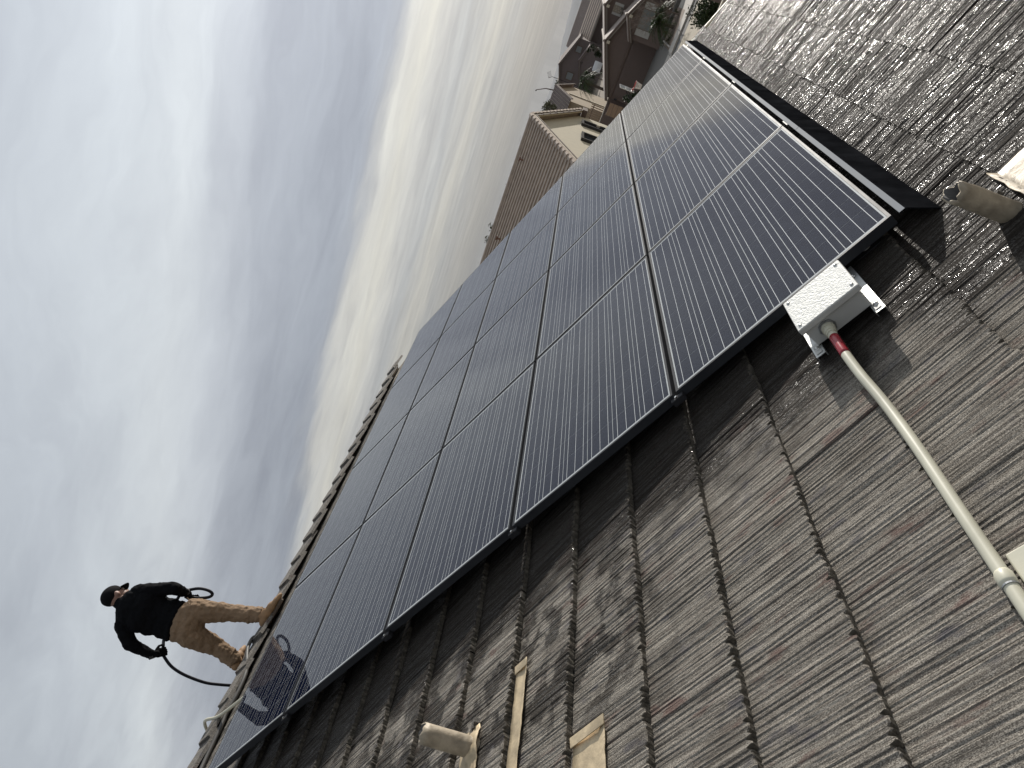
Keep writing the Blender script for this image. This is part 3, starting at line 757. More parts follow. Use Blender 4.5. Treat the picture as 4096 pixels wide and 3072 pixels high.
for sd in ('R', 'L'):
    b.cone(P('s' + sd), P('e' + sd), .040, .034); b.cone(P('e' + sd), P('w' + sd), .032, .022)
    b.cone(P('hip' + sd), P('k' + sd), .070, .048); b.cone(P('k' + sd), P('a' + sd), .045, .034)
    b.cone(P('a' + sd), mid(P('heel' + sd), P('toe' + sd), .25) + UP * .03, .036, .034); b.cone(P('w' + sd), mid(P('w' + sd), P('h' + sd), .5), .022, .014)
    b.cone(P('c7') - UP * .06, P('s' + sd), .048, .040)
for q, rr in (('chest', .12), ('belly', .11), ('waist', .11), ('pelv', .11)):
    for w in (-.06, 0, .06): b.ball(P(q) + VR * w * .8, (rr * .78, rr * .62, .12), 14, 10, M=frame(VR, VF, UP))
b.cone(P('chest'), P('pelv'), .07, .07)
person = fuse('person', b, 'skin', None, .0085, 4, loc=PB)
tag(person, 'man standing on the ridge in black shirt and tan trousers, holding a hose', 'person')
# eyes (under the cap brim)
b = MB()
for sg in (-1, 1): b.ball(hc + HF * .086 + HS * sg * .031 - HU * .016, .0115, 10, 8)
mat('eye', (.35, .33, .30), .2); b.build('eyes', 'eye', person, smooth=True)
# shirt
b = MB()
FB = frame(VR, VF, UP)
b.ball(P('chest') + UP * .03, (.178, .116, .145), 18, 12, M=FB); b.ball(P('chest') - UP * .06 - VF * .005, (.200, .126, .155), 18, 12, M=FB)
b.ball(P('belly') + UP * .03, (.194, .130, .16), 18, 12, M=FB); b.ball(P('waist') + UP * .06, (.190, .136, .14), 18, 12, M=FB)
b.ball(P('waist') - UP * .005, (.192, .138, .06), 18, 10, M=FB)
for sd in ('R', 'L'):
    b.cone(P('c7') - UP * .035, P('s' + sd), .072, .066); b.cone(P('s' + sd), P('e' + sd), .073, .061); b.cone(P('e' + sd), mid(P('e' + sd), P('w' + sd), .93), .060, .042)
    b.ball(P('s' + sd) - UP * .07 + (P('chest') - P('s' + sd)) * .3, (.08, .08, .11), 12, 8)
    b.cone(P('s' + sd), P('chest') - UP * .04, .07, .10)
b.cone(P('c7') - UP * .02, P('neck') + UP * .012, .074, .064)
shirt = fuse('shirt', b, 'shirt_black', person, .0085, 3, .022, .05)
# trousers
b = MB()
b.ball(P('pelv') + UP * .05, (.188, .134, .09), 18, 10, M=FB); b.ball(P('pelv') - UP * .03 - VF * .01, (.192, .142, .12), 18, 12, M=FB)
for sd in ('R', 'L'):
    b.cone(P('hip' + sd), P('k' + sd), .119, .084); b.cone(P('k' + sd), mid(P('k' + sd), P('a' + sd), .55), .082, .076)
    b.cone(mid(P('k' + sd), P('a' + sd), .5), P('a' + sd) + UP * .012, .076, .070)
    b.ball(P('k' + sd) + VF * .01, (.080, .084, .09), 12, 8)
    for q_, r__ in ((.72, .081), (.86, .084), (.97, .080)):
        c_ = mid(P('k' + sd), P('a' + sd), q_); b.ball(c_ + VF * .006, (r__, r__, .022), 14, 8)
    b.cone(P('pelv') - UP * .04, P('hip' + sd), .12, .115)
tr = fuse('trousers', b, 'canvas_tan', person, .0075, 2, .034, .055)
for w, dz in ((-.02, .0),):
    p = P('waist') - VF * .128 + VR * w - UP * .065
    MB().box((-.014, -.006, -.03), (.014, .008, .03), M=Matrix.Translation(p) @ FB.to_4x4()).build('belt_loop', 'canvas_tan', tr)
pk = MB(); pk.tube([P('hipR') + VR * .10 + UP * .10 - VF * .04, P('hipR') + VR * .09 + UP * .05 - VF * .075, P('hipR') + VR * .05 + UP * .03 - VF * .105], .003, 6); pk.build('pocket_seam', 'canvas_tan', tr)
# boots
for sd in ('R', 'L'):
    h_, t_ = P('heel' + sd), P('toe' + sd)
    d = (t_ - h_).normalized(); u = UP - d * d.dot(UP); u.normalize(); s_ = d.cross(u)
    L = max(.27, (t_ - h_).length + .08); h0 = h_ - d * .03
    b = MB()
    for f, w, hh in ((.12, .038, .045), (.35, .040, .055), (.60, .043, .045), (.82, .044, .033), (.94, .036, .026)):
        b.ball(h0 + d * L * f + u * (hh - .006), (w, .062, hh), 14, 8, M=frame(s_, d, u))
    b.cone(h0 + d * L * .25 + u * .05, P('a' + sd) + UP * .03, .045, .050, 14)
    bo = fuse('boot', b, 'boot_tan', person, .007, 3)
    sb = MB(); out = []
    for f, w in ((0, .024), (.06, .036), (.35, .037), (.62, .046), (.85, .045), (.97, .03), (1.0, .012)): out.append((f, w))
    ring = [h0 + d * L * f + s_ * w for f, w in out] + [h0 + d * L * f - s_ * w for f, w in reversed(out)]
    sb.prism([p - u * .026 for p in ring], u * .024); sb.build('sole', 'boot_sole', bo)
    lc = MB()
    for k in range(4):
        c = h0 + d * L * (.40 + .07 * k) + u * (.112 - .017 * k); lc.tube([c - s_ * .02, c + s_ * .02], .0035, 6)
    lc.build('laces', 'hair', bo)
# cap
b = MB(); b.ball(hc + HU * .026 - HF * .006, (.086, .106, .088), 20, 14, M=HM)
cp = MB()
for (v, f, mi) in ((b.v, b.f, b.mi),):
    vv = [Vector(p) for p in v]
    for p in vv:
        hgt = (p - hc).dot(HU); lim = -.040 - .0 * p.x + .30 * ((p - hc).dot(HF))
        if hgt < lim: p += HU * (lim - hgt)
    cp.add(vv, f)
cap = cp.build('cap', 'cap_black', person, smooth=True)
br = MB(); n = 12; vs = []
for lay in (0, 1):
    for i in range(n + 1):
        a = math.pi * (i / n - .5)
        for rr in (.078, .175):
            wv = math.sin(a) * (.076 if rr < .1 else .082); fv = (.060 + .030 * math.cos(a)) if rr < .1 else (.075 + .095 * math.cos(a))
            vs.append(hc + HS * wv + HF * fv + HU * (.022 - .30 * (fv - .06) - 3.2 * wv * wv - .004 * lay))
k = (n + 1) * 2; fs = []
for i in range(n):
    a = i * 2; fs += [(a, a + 1, a + 3, a + 2), (k + a + 2, k + a + 3, k + a + 1, k + a), (a + 1, k + a + 1, k + a + 3, a + 3), (a, a + 2, k + a + 2, k + a)]
br.add(vs, fs); br.build('brim', 'cap_black', cap, smooth=False)
# gloves closing round the hose
HO = [Vector(p) for p in [(1.768, 6.119, 9.538), (1.816, 6.098, 9.555), (1.903, 6.134, 9.592), (2.024, 6.068, 9.621), (2.112, 5.914, 9.62), (2.133, 5.795, 9.601), (2.146, 5.706, 9.566), (2.161, 5.619, 9.444), (2.163, 5.6, 9.348), (2.157, 5.622, 9.295), (2.146, 5.666, 9.317), (2.139, 5.712, 9.403), (2.142, 5.737, 9.467)]]
H2 = [Vector(p) for p in [(1.74, 6.16, 9.49), (1.706, 6.204, 9.401), (1.694, 6.246, 9.269), (1.709, 6.29, 9.085), (1.75, 6.318, 8.951), (1.813, 6.374, 8.851), (1.915, 6.48, 8.70)]]
for sd, ax in (('R', (HO[-1] - HO[-3]).normalized()), ('L', (HO[1] - H2[0]).normalized())):
    wr, hd = P('w' + sd), P('h' + sd); d = (hd - wr).normalized(); d = (d - ax * d.dot(ax) * .7).normalized()
    s_ = ax; o_ = d.cross(s_).normalized()
    if o_.dot(VF) > 0: o_ = -o_             # back of the hand is turned to the rear
    pc = hd - d * .035 + o_ * .020
    b = MB(); b.ball(pc, (.043, .018, .048), 14, 10, M=frame(s_, o_, d)); b.cone(wr + d * .0, pc - d * .02, .034, .034, 12)
    for k, (off, l) in enumerate(((-.032, .034), (-.011, .039), (.010, .037), (.030, .030))):
        k0 = pc + s_ * off + d * .040; k1 = k0 + d * l * .8 - o_ * .012; k2 = k1 - o_ * .036 + d * .004; k3 = k2 - d * .030 - o_ * .002
        b.cone(k0 - d * .02, k1, .0115, .0105, 8); b.cone(k1, k2, .0105, .0098, 8); b.cone(k2, k3, .0098, .009, 8)
    tb = 1 if sd == 'R' else 1
    q0 = pc + s_ * .034 * tb - d * .012; q1 = q0 + s_ * .026 * tb + d * .026 - o_ * .012; q2 = q1 + d * .030 - o_ * .014 + s_ * .004 * tb
    b.cone(q0, q1, .014, .012, 8); b.cone(q1, q2, .012, .010, 8)
    gl = fuse('glove', b, 'glove', person, .0042, 2)
    c = MB(); c.tube([wr - d * .035, wr + d * .012], [.039, .036], 14); c.build('cuff', 'cuff_grey', gl, smooth=True)
hp = spline(list(reversed(H2)) + HO, 7); b0 = HO[0]
tag(MB().tube([p - b0 for p in hp], .0145, 12).build('hose', 'hose_black', smooth=True, loc=b0), 'black hose in the gloved hands of the man, looping past his hip', 'hose')

# ------------------------------------------------------------------ neighbouring houses
mat('stucco_cream', (.50, .45, .34), .9, noise=.07, nscale=3, bump=.6, bscale=9)
mat('stucco_brown', (.150, .112, .096), .9, noise=.08, nscale=2, bump=.3, bscale=12)
mat('stucco_tan', (.36, .29, .20), .9, noise=.08, nscale=2, bump=.3, bscale=12)
mat('stucco_mauve', (.16, .125, .115), .9, noise=.08, nscale=2)
mat('clay_brown', (.36, .285, .225), .85, noise=.22, nscale=3, bump=.4, bscale=14)
mat('clay_grey', (.28, .23, .20), .85, noise=.25, nscale=4, bump=.4, bscale=14)
mat('clay_dark', (.13, .095, .085), .85, noise=.25, nscale=4, bump=.4, bscale=14)
mat('trim_brown', (.12, .085, .068), .7, noise=.15, nscale=6)
mat('trim_light', (.25, .22, .185), .75, noise=.12, nscale=6)
mat('trim_cream', (.55, .49, .38), .75, noise=.08, nscale=6)
mat('shutter', (.42, .41, .38), .6, noise=.06, nscale=5)
mat('window_glass', (.035, .042, .05), .06, 0, spec=.8)
mat('blind', (.20, .22, .22), .35, noise=.08, nscale=4)
mat('window_frame_black', (.018, .018, .02), .4)
mat('door_brown', (.115, .083, .073), .65, noise=.08, nscale=3)
mat('rust', (.17, .085, .05), .7)

def gable(par, cx, y0, half, length, eave, apex, wall, roof, trim, oh=.35, side=(-1, 1), nc=16, wall_name='wall', rake=True, rake_tiles=0):
    """a wing with its ridge along local Y and its gable wall at y0 facing -Y"""
    sl = (apex - eave) / half
    MB().prism([(cx - half + oh, y0 + oh, 0), (cx + half - oh, y0 + oh, 0), (cx + half - oh, y0 + oh, eave + oh * sl - .12), (cx, y0 + oh, apex - .14), (cx - half + oh, y0 + oh, eave + oh * sl - .12)], (0, length - oh * 2, 0)).build(wall_name, wall, par)
    for sg in (-1, 1):
        if sg in side:
            ln = math.hypot(half, apex - eave); ux, uz = -sg * half / ln, (apex - eave) / ln; nx_, nz_ = sg * uz, abs(ux)
            for k in range(nc):
                a, b_ = ln * k / nc, ln * (k + 1) / nc + .04
                def pt(d, h): return (cx + sg * half + ux * d + nx_ * h, y0, eave + uz * d + nz_ * h)
                MB().prism([pt(a, .095), pt(min(b_, ln), .02), pt(min(b_, ln), -.03), pt(a, .0)], (0, length, 0)).build('tile_course', roof, par)
        else:
            MB().prism([(cx + sg * half, y0, eave), (cx, y0, apex), (cx, y0, apex + .06), (cx + sg * half, y0, eave + .06)], (0, length, 0)).build('roof_slope', roof, par)
        # barge board with a lighter moulding
        if rake:
            bb = MB().prism([(cx + sg * half, y0 - .02, eave - .20), (cx, y0 - .02, apex - .20), (cx, y0 - .02, apex - .005), (cx + sg * half, y0 - .02, eave - .005)], (0, .10, 0)).build('barge_board', trim[0], par)
            MB().prism([(cx + sg * half, y0 - .05, eave - .24), (cx, y0 - .05, apex - .24), (cx, y0 - .05, apex - .17), (cx + sg * half, y0 - .05, eave - .17)], (0, .028, 0)).build('moulding', trim[1], bb)
        if rake_tiles:
            ln = math.hypot(half, apex - eave); a = math.atan2(apex - eave, half)
            for k in range(rake_tiles):
                d = ln * (k + .5) / rake_tiles
                M = Matrix.Translation((cx + sg * (half - d * math.cos(a)), y0 + .06, eave + d * math.sin(a) + .13)) @ Matrix.Rotation(sg * a - sg * .11, 4, 'Y')
                L = ln / rake_tiles * .53
                o = MB().prism([(-L, -.13, -.12), (-L, -.13, .02), (-L, -.06, .085), (-L, .06, .085), (-L, .14, .03), (-L, .14, -.02), (-L, -.08, -.0)], (2 * L, 0, 0)).build('rake_tile', roof, par)
                o.matrix_local = M
    MB().tube([(cx, y0 - .02, apex + .03), (cx, y0 + length, apex + .03)], .13, 8).build('ridge_cap', roof, par)

def window(par, x0, x1, z0, z1, y, frame='window_frame_black', pane='window_glass', fw=.07, bars=(1, 1), dep=.10):
    f = MB()
    f.box((x0 - fw, y - dep, z1), (x1 + fw, y + .02, z1 + fw)); f.box((x0 - fw, y - dep, z0 - fw), (x1 + fw, y + .02, z0))
    f.box((x0 - fw, y - dep, z0), (x0, y + .02, z1)); f.box((x1, y - dep, z0), (x1 + fw, y + .02, z1))
    for i in range(1, bars[0]):
        xx = x0 + (x1 - x0) * i / bars[0]; f.box((xx - .02, y - dep * .7, z0), (xx + .02, y - .03, z1))
    for i in range(1, bars[1]):
        zz = z0 + (z1 - z0) * i / bars[1]; f.box((x0, y - dep * .6, zz - .02), (x1, y - .035, zz + .02))
    w = f.build('window', frame, par)
    MB().box((x0, y - .03, z0), (x1, y - .004, z1)).build('pane', pane, w)
    return w

# the cream house whose gable and brown roof rise just past the array
nh = thing('neighbour_house', 'nearest neighbour, cream stucco gable under a brown tile roof just past the array', 'house', (38.1, 6.9, 0), (0, 0, 0))
gable(nh, 0, 0, 7.3, 21, 5.62, 8.33, 'stucco_cream', 'clay_brown', ('trim_cream', 'trim_brown'), .32, (-1,), 20, rake_tiles=15)
for k in range(7):      # framing ribs on the barge board
    d = .9 + k * .95; MB().box((d, -.075, 8.33 - d * .371 - .19), (d + .09, -.02, 8.33 - d * .371 - .03)).build('rib', 'trim_brown', nh)
MB().box((6.75, -.10, 5.30), (7.75, .9, 5.60)).build('eave_box', 'trim_brown', nh)
window(nh, 4.0, 4.95, 3.6, 5.40, .32, fw=.14, bars=(1, 2), dep=.16); window(nh, -.2, 1.3, 3.6, 5.36, .32, fw=.14, bars=(1, 2), dep=.16)
b = MB(); b.box((4.35, .06, 4.42), (4.5, .16, 4.62)); b.build('latch', 'trim_cream', nh)
for (lx, ly) in ((-1.0, 2.2), (-1.55, 6.6), (-2.4, 12.0)):
    z = 8.33 + lx * .371
    v = MB(); v.tube([(lx, ly, z), (lx, ly, z + .28)], .05, 8); v.tube([(lx, ly - .12, z + .28), (lx, ly + .12, z + .28)], .04, 8); v.build('roof_vent', 'rust', nh)

# the brown house across the street: three gables facing us, garage door, shuttered windows
bh = thing('garage_house', 'dark brown stucco house across the street with a wide garage door', 'house', (71, 4.54, 0), (0, 0, R(-90)))
gable(bh, 0, 0, 4.75, 14, 2.74, 4.73, 'stucco_brown', 'clay_grey', ('trim_brown', 'trim_light'), .32, (), 14, 'garage_wall')
gable(bh, 2.57, 4.4, 7.0, 14, 2.78, 5.72, 'stucco_brown', 'clay_grey', ('trim_brown', 'trim_light'), .32, (), 14, 'main_wall')
gable(bh, 2.66, -1.6, 1.95, 6, 2.74, 3.72, 'stucco_brown', 'clay_grey', ('trim_brown', 'trim_light'), .25, (), 10, 'bay_wall')
MB().prism([(-4.6, .18, 2.34), (4.4, .18, 2.34), (4.4, .18, 2.52), (-4.6, .18, 2.52)], (0, .139, 0)).build('header_trim', 'trim_brown', bh)
gd = MB().box((-4.08, .24, 0), (.92, .318, 2.25)).build('garage_door', 'door_brown', bh)
for k in range(4):
    for q in range(4):
        MB().box((-4.0 + q * 1.23, .222, .07 + k * .55), (-2.85 + q * 1.23, .2395, .55 + k * .55)).build('door_panel', 'door_brown', gd)
for (cx, y, z) in ((0, -.03, 4.55), (2.57, 4.37, 5.54), (2.66, -1.63, 3.54)):
    MB().box((cx - .12, y - .30, z - .30), (cx + .12, y + .3, z - .04)).build('beam_end', 'trim_cream', bh)
w = window(bh, 2.32, 2.86, 3.98, 4.78, 4.72, 'trim_light', 'window_glass', .06, (2, 2))
for xx in (2.06, 2.92): MB().box((xx, 4.64, 3.94), (xx + .22, 4.70, 4.82)).build('shutter', 'shutter', bh)
w = window(bh, 2.05, 3.55, 1.28, 2.50, -1.35, 'trim_light', 'blind', .05, (4, 2))
for xx in (1.42, 3.64): MB().box((xx, -1.44, 1.24), (xx + .54, -1.38, 2.54)).build('shutter', 'shutter', bh)
MB().box((1.3, -1.50, 2.56), (4.3, -1.36, 2.64)).build('lintel', 'trim_brown', bh)
MB().box((-4.42, -.02, 1.75), (-4.28, .16, 2.0)).build('wall_lamp', 'clamp', bh)

# tan house further back, ridge running the same way as the cream one
th_ = thing('tan_house', 'small tan stucco house with a ribbed grey tile roof behind the palm', 'house', (97.4, 13.0, 0), (0, 0, 0))
gable(th_, 0, 0, 6.6, 15, 5.25, 7.5, 'stucco_tan', 'clay_grey', ('trim_brown', 'trim_brown'), .4, (-1,), 15, rake_tiles=0)
for k in range(40):
    y = .2 + k * .37
    MB().prism([(-6.6, y, 5.30), (0, y, 7.55), (0, y, 7.62), (-6.6, y, 5.37)], (0, .13, 0)).build('tile_rib', 'clay_dark', th_)
MB().box((-1.2, .28, 0), (-.9, .39, 5.6)).build('downpipe', 'trim_cream', th_)
MB().box((-8.8, 3.0, 0), (-6.21, 8.0, 3.4)).build('lean_to', 'stucco_tan', th_)
MB().prism([(-9.1, 2.8, 3.3), (-6.2, 2.8, 4.6), (-6.2, 2.8, 4.75), (-9.1, 2.8, 3.45)], (0, 5.4, 0)).build('lean_to_roof', 'clay_grey', th_)

# mauve house far down the street: front gable, porch gable and a long wing to the right
fh = thing('mauve_house', 'distant mauve house with a front gable and a long two tier tile roof', 'house', (155, 17.0, 0), (0, 0, R(-90)))
gable(fh, 0, 0, 6.1, 16, 5.9, 8.2, 'stucco_mauve', 'clay_dark', ('trim_brown', 'trim_light'), .4, (1,), 12, 'gable_wall')
gable(fh, 2.3, -4.5, 3.2, 6, 3.7, 4.75, 'stucco_mauve', 'clay_dark', ('trim_brown', 'trim_light'), .4, (), 10, 'porch_wall')
for (x, z) in ((1.95, 4.0), (2.25, 4.0), (2.1, 4.25)): MB().tube([(x, -4.14, z), (x, -4.05, z)], .09, 8).build('gable_vent', 'clamp', fh)
window(fh, 3.2, 4.3, 4.9, 5.9, .40, 'trim_brown', 'blind', .22, (1, 1)); window(fh, -2.1, -.8, 4.8, 6.0, .40, 'trim_brown', 'blind', .22, (1, 1))
MB().box((5.71, 3, 0), (21, 14, 4.0)).build('wing_wall', 'stucco_mauve', fh)
for k in range(12):
    a, b_ = k / 12, (k + 1) / 12 + .02
    MB().prism([(5.0, 1.6 + 9 * a, 3.95 + 2.3 * a + .1), (5.0, 1.6 + 9 * b_, 3.95 + 2.3 * b_ + .02), (5.0, 1.6 + 9 * b_, 3.9 + 2.3 * b_), (5.0, 1.6 + 9 * a, 3.9 + 2.3 * a)], (17, 0, 0)).build('tile_course', 'clay_brown' if k % 2 else 'clay_dark', fh)
for k in range(14):
    a, b_ = k / 14, (k + 1) / 14 + .02
    MB().prism([(2.0, 10.7 + 7 * a, 6.25 + 1.75 * a + .1), (2.0, 10.7 + 7 * b_, 6.25 + 1.75 * b_ + .02), (2.0, 10.7 + 7 * b_, 6.2 + 1.75 * b_), (2.0, 10.7 + 7 * a, 6.2 + 1.75 * a)], (16.2, 0, 0)).build('tile_course', 'clay_dark', fh)
MB().prism([(4.9, 1.55, 3.7), (22.1, 1.55, 3.7), (22.1, 1.55, 3.95), (4.9, 1.55, 3.95)], (0, .12, 0)).build('fascia', 'trim_light', fh)
for x, s_ in ((14.3, 'a'), (17.0, 'b')): MB().box((x, 3.2, 5.0 - .1), (x + 1.4, 4.4, 6.9)).build('dormer', 'stucco_mauve', fh)

# ------------------------------------------------------------------ yard walls, shed, hoop, car, poles
mat('block_tan', (.34, .29, .21), .9, noise=.1, nscale=3, bump=.3, bscale=12)
mat('block_cap', (.48, .42, .33), .85, noise=.1, nscale=3)
mat('wood_warm', (.33, .22, .14), .7, noise=.2, nscale=5, stretch=(1, .2, 1))
mat('wood_dark', (.085, .06, .045), .8, noise=.2, nscale=5)
mat('paint_white', (.72, .73, .74), .25, coat=.6)
mat('rubber', (.02, .02, .02), .8)
mat('hoop_red', (.40, .05, .04), .5)
mat('net_white', (.62, .60, .58), .8)
mat('acrylic', (.30, .33, .35), .12, spec=.7)
yw = thing('yard_wall', 'low tan block wall by the street, seen past the skirt corner', 'wall', (37.5, -4, 0))
for r_ in range(7):
    for c_ in range(13):
        y = c_ * .41 + (.205 if r_ % 2 else 0)
        if y > 5.4: continue
        MB().box((0, y, r_ * .205), (.2, y + .40, r_ * .205 + .198)).build('block', 'block_tan', yw)
MB().box((.01, 0, 0), (.19, 5.7, 1.43)).build('mortar_core', 'concrete', yw)
for c_ in range(7): MB().box((-.03, c_ * .82 + .0, 1.436), (.23, c_ * .82 + .81, 1.50)).build('cap_block', 'block_cap', yw)
MB().box((-.08, 3.95, 0), (.28, 4.3, 1.62)).build('pillar', 'block_cap', yw)
y2 = thing('side_wall', 'dark block wall in shade beside the round hedge', 'wall', (40.6, -6.6, 0))
for k in range(9): MB().box((0, k * .62, 0), (.2, k * .62 + .615, 1.95)).build('panel', 'stucco_brown', y2)
for k in range(9): MB().box((-.03, k * .62, 1.955), (.23, k * .62 + .61, 2.02)).build('cap_block', 'block_cap', y2)
apron = sheet('side_yard', 30, 57.2, -12, 6.5, .006, 'block_tan')

sh = thing('garden_wall', 'dark brown side wall between the garage and the tan house', 'wall', (72.2, 9.1, 0))
MB().box((0, 0, 0), (.25, 4.6, 2.35)).build('wall', 'stucco_brown', sh); MB().box((-.04, -.02, 2.352), (.29, 4.62, 2.44)).build('coping', 'trim_light', sh)
gt = thing('plank_gate', 'pale wooden plank gate beside the garage corner', 'gate', (70.6, 9.25, 0))
for k in range(5): MB().box((0, 0, .08 + k * .44), (.05, 1.15, .08 + k * .44 + .40)).build('plank', 'wood_warm', gt)
for y in (.06, 1.02): MB().box((.052, y, 0), (.11, y + .09, 2.3)).build('post', 'wood_dark', gt)
tl = thing('trellis', 'leaning wooden slat trellis behind the plank gate', 'trellis', (78, 11.0, 0), (0, R(8), 0))
for k in range(8): MB().box((0, k * .21, 0), (.05, k * .21 + .10, 3.4)).build('slat', 'wood_warm', tl)
for z in (.4, 1.8, 3.1): MB().box((.052, -.03, z), (.09, 1.63, z + .1)).build('rail', 'wood_dark', tl)
for k, (yy, zz, lab) in enumerate(((12.55, 1.0, 'short brown timber fence behind the trellis'),)):
    fe = thing('timber_fence', lab, 'fence', (81, yy, 0))
    for q in range(12): MB().box((0, q * .22, 0), (.03, q * .22 + .205, 1.9)).build('board', 'wood_warm', fe)
    for z in (.3, 1.5): MB().box((.031, 0, z), (.08, 2.62, z + .09)).build('rail', 'wood_dark', fe)

hp_ = thing('basketball_hoop', 'basketball hoop with clear backboard and red rim on the driveway', 'basketball hoop', (47.4, 5.05, 0), (0, 0, R(-3)))
b = MB(); b.box((-.58, 0, 2.86), (.58, .03, 2.90)); b.box((-.58, 0, 3.78), (.58, .03, 3.82)); b.box((-.58, 0, 2.901), (-.54, .03, 3.779)); b.box((.54, 0, 2.901), (.58, .03, 3.779))
bb_ = b.build('backboard', 'paint_white', hp_)
MB().box((-.539, .006, 2.902), (.539, .022, 3.778)).build('acrylic_sheet', 'acrylic', bb_)
b = MB(); b.box((-.30, -.004, 2.98), (.30, .004, 3.02)); b.box((-.30, -.004, 3.40), (.30, .004, 3.44)); b.box((-.30, -.004, 3.021), (-.26, .004, 3.399)); b.box((.26, -.004, 3.021), (.30, .004, 3.399)); b.build('target_square', 'paint_white', bb_)
b = MB(); b.tube([(.23 * math.cos(a * math.pi / 9), -.36 + .23 * math.sin(a * math.pi / 9), 2.95) for a in range(19)], .02, 6); b.box((-.09, -.13, 2.92), (.09, -.004, 3.02)); b.build('rim', 'hoop_red', hp_)
b = MB()
for k in range(12):
    a0, a1 = 2 * math.pi * k / 12, 2 * math.pi * (k + 1.2) / 12
    for dr in (1, -1): b.tube([(.225 * math.cos(a0), -.36 + .225 * math.sin(a0), 2.94), (.17 * math.cos((a0 + a1 * dr) / 2 if dr > 0 else a0 - .26), -.36 + .17 * math.sin(a0 + .26 * dr), 2.72), (.13 * math.cos(a0 + .5 * dr), -.36 + .13 * math.sin(a0 + .5 * dr), 2.52)], .012, 5)
b.build('net', 'net_white', hp_)
b = MB(); b.tube([(0, .75, .1), (0, .62, 1.7), (0, .50, 3.0)], .055, 10); b.tube([(0, .52, 2.8), (0, .04, 3.25)], .03, 8); b.tube([(0, .50, 3.0), (0, .04, 3.45)], .03, 8); b.build('pole', 'clamp', hp_)
MB().box((-.5, .3, 0), (.5, 1.35, .2)).build('base', 'rubber', hp_, bevel=.05)

# parked white van far off, beside the mauve house
cr = thing('white_van', 'small white van parked far off below the mauve house', 'van', (148, 14.3, 0), (0, 0, R(6)))
b = MB(); b.prism([(-2.3, -.9, .45), (2.2, -.9, .45), (2.3, -.9, .95), (1.5, -.9, 1.15), (.8, -.9, 1.85), (-2.2, -.9, 1.95), (-2.35, -.9, 1.2)], (0, 1.8, 0)); b.build('body', 'paint_white', cr, bevel=.08)
for y in (-.915, .905):
    MB().prism([(1.35, y, 1.18), (.78, y, 1.75), (-.2, y, 1.78), (-.2, y, 1.18)], (0, .01, 0)).build('side_window', 'window_glass', cr)
MB().prism([(1.52, -.78, 1.17), (.86, -.78, 1.83), (.86, .78, 1.83), (1.52, .78, 1.17)], (.03, 0, .025)).build('windscreen', 'window_glass', cr)
for x in (-1.5, 1.45):
    for y in (-.92, .74):
        w_ = MB(); w_.tube([(x, y, .34), (x, y + .18, .34)], .34, 16); w_ = w_.build('wheel', 'rubber', cr)
        b = MB(); b.tube([(x, y - .01, .34), (x, y + .19, .34)], .19, 12); b.build('rim', 'steel', w_)
po = thing('utility_pole', 'slim leaning pole rising over the tan house roof', 'pole', (118, 17.0, 0))
b = MB(); b.tube([(0, 0, 0), (.1, -.3, 7.6), (.2, -.1, 8.8), (.2, .55, 10.1)], [.12, .10, .07, .05], 8); b.build('pole', 'wood_dark', po)
MB().tube([(.2, .55, 10.1), (.2, .75, 10.15)], .09, 8).build('lamp_head', 'clamp', po)
ae = thing('roof_aerial', 'thin television aerial above the mauve gable', 'aerial', (150, 19.0, 0))
b = MB(); b.tube([(0, 0, 0), (0, 0, 8.6), (0, .45, 9.2)], .05, 6); b.build('mast', 'clamp', ae)
b = MB()
for k in range(4): b.tube([(0, .1 + k * .12, 8.75 + k * .13), (0, -.9 + k * .15, 9.3 + k * .16)], .025, 5)
b.build('rods', 'clamp', ae)

# ------------------------------------------------------------------ plants
mat('leaf_dark', (.028, .042, .018), .7, noise=.45, nscale=1.3, spec=.12)
mat('leaf_olive', (.085, .095, .045), .7, noise=.4, nscale=1.1, spec=.12)
mat('leaf_palm', (.038, .055, .016), .55, noise=.5, nscale=1.6, spec=.12)
mat('leaf_grey', (.12, .12, .075), .8, noise=.35, nscale=1.5, spec=.12)
mat('bark', (.12, .095, .075), .9, noise=.3, nscale=6)
mat('twig', (.19, .15, .125), .9, noise=.2, nscale=5)
def leaves(b, c, rad, n, size, rn, hollow=.35, mi=0):
    c = Vector(c)
    clumps = []
    for _ in range(max(5, n // 55)):
        d = Vector((rn.gauss(0, 1), rn.gauss(0, 1), rn.gauss(0, .8))).normalized(); clumps.append((c + Vector((d.x * rad[0], d.y * rad[1], d.z * rad[2])) * rn.uniform(hollow, .82), rn.uniform(.22, .42)))
    for _ in range(n):
        cc, cr_ = rn.choice(clumps); d = Vector((rn.gauss(0, 1), rn.gauss(0, 1), rn.gauss(0, 1))).normalized() * rn.random() ** .45
        p = cc + Vector((d.x * rad[0], d.y * rad[1], d.z * rad[2])) * cr_
        u = Vector((rn.gauss(0, 1), rn.gauss(0, 1), rn.gauss(0, 1))).normalized(); v = u.orthogonal().normalized(); s_ = size * rn.uniform(.6, 1.3)
        b.add([p - u * s_, p - v * s_ * .38, p + u * s_, p + v * s_ * .38], [(0, 1, 2, 3)], mi)
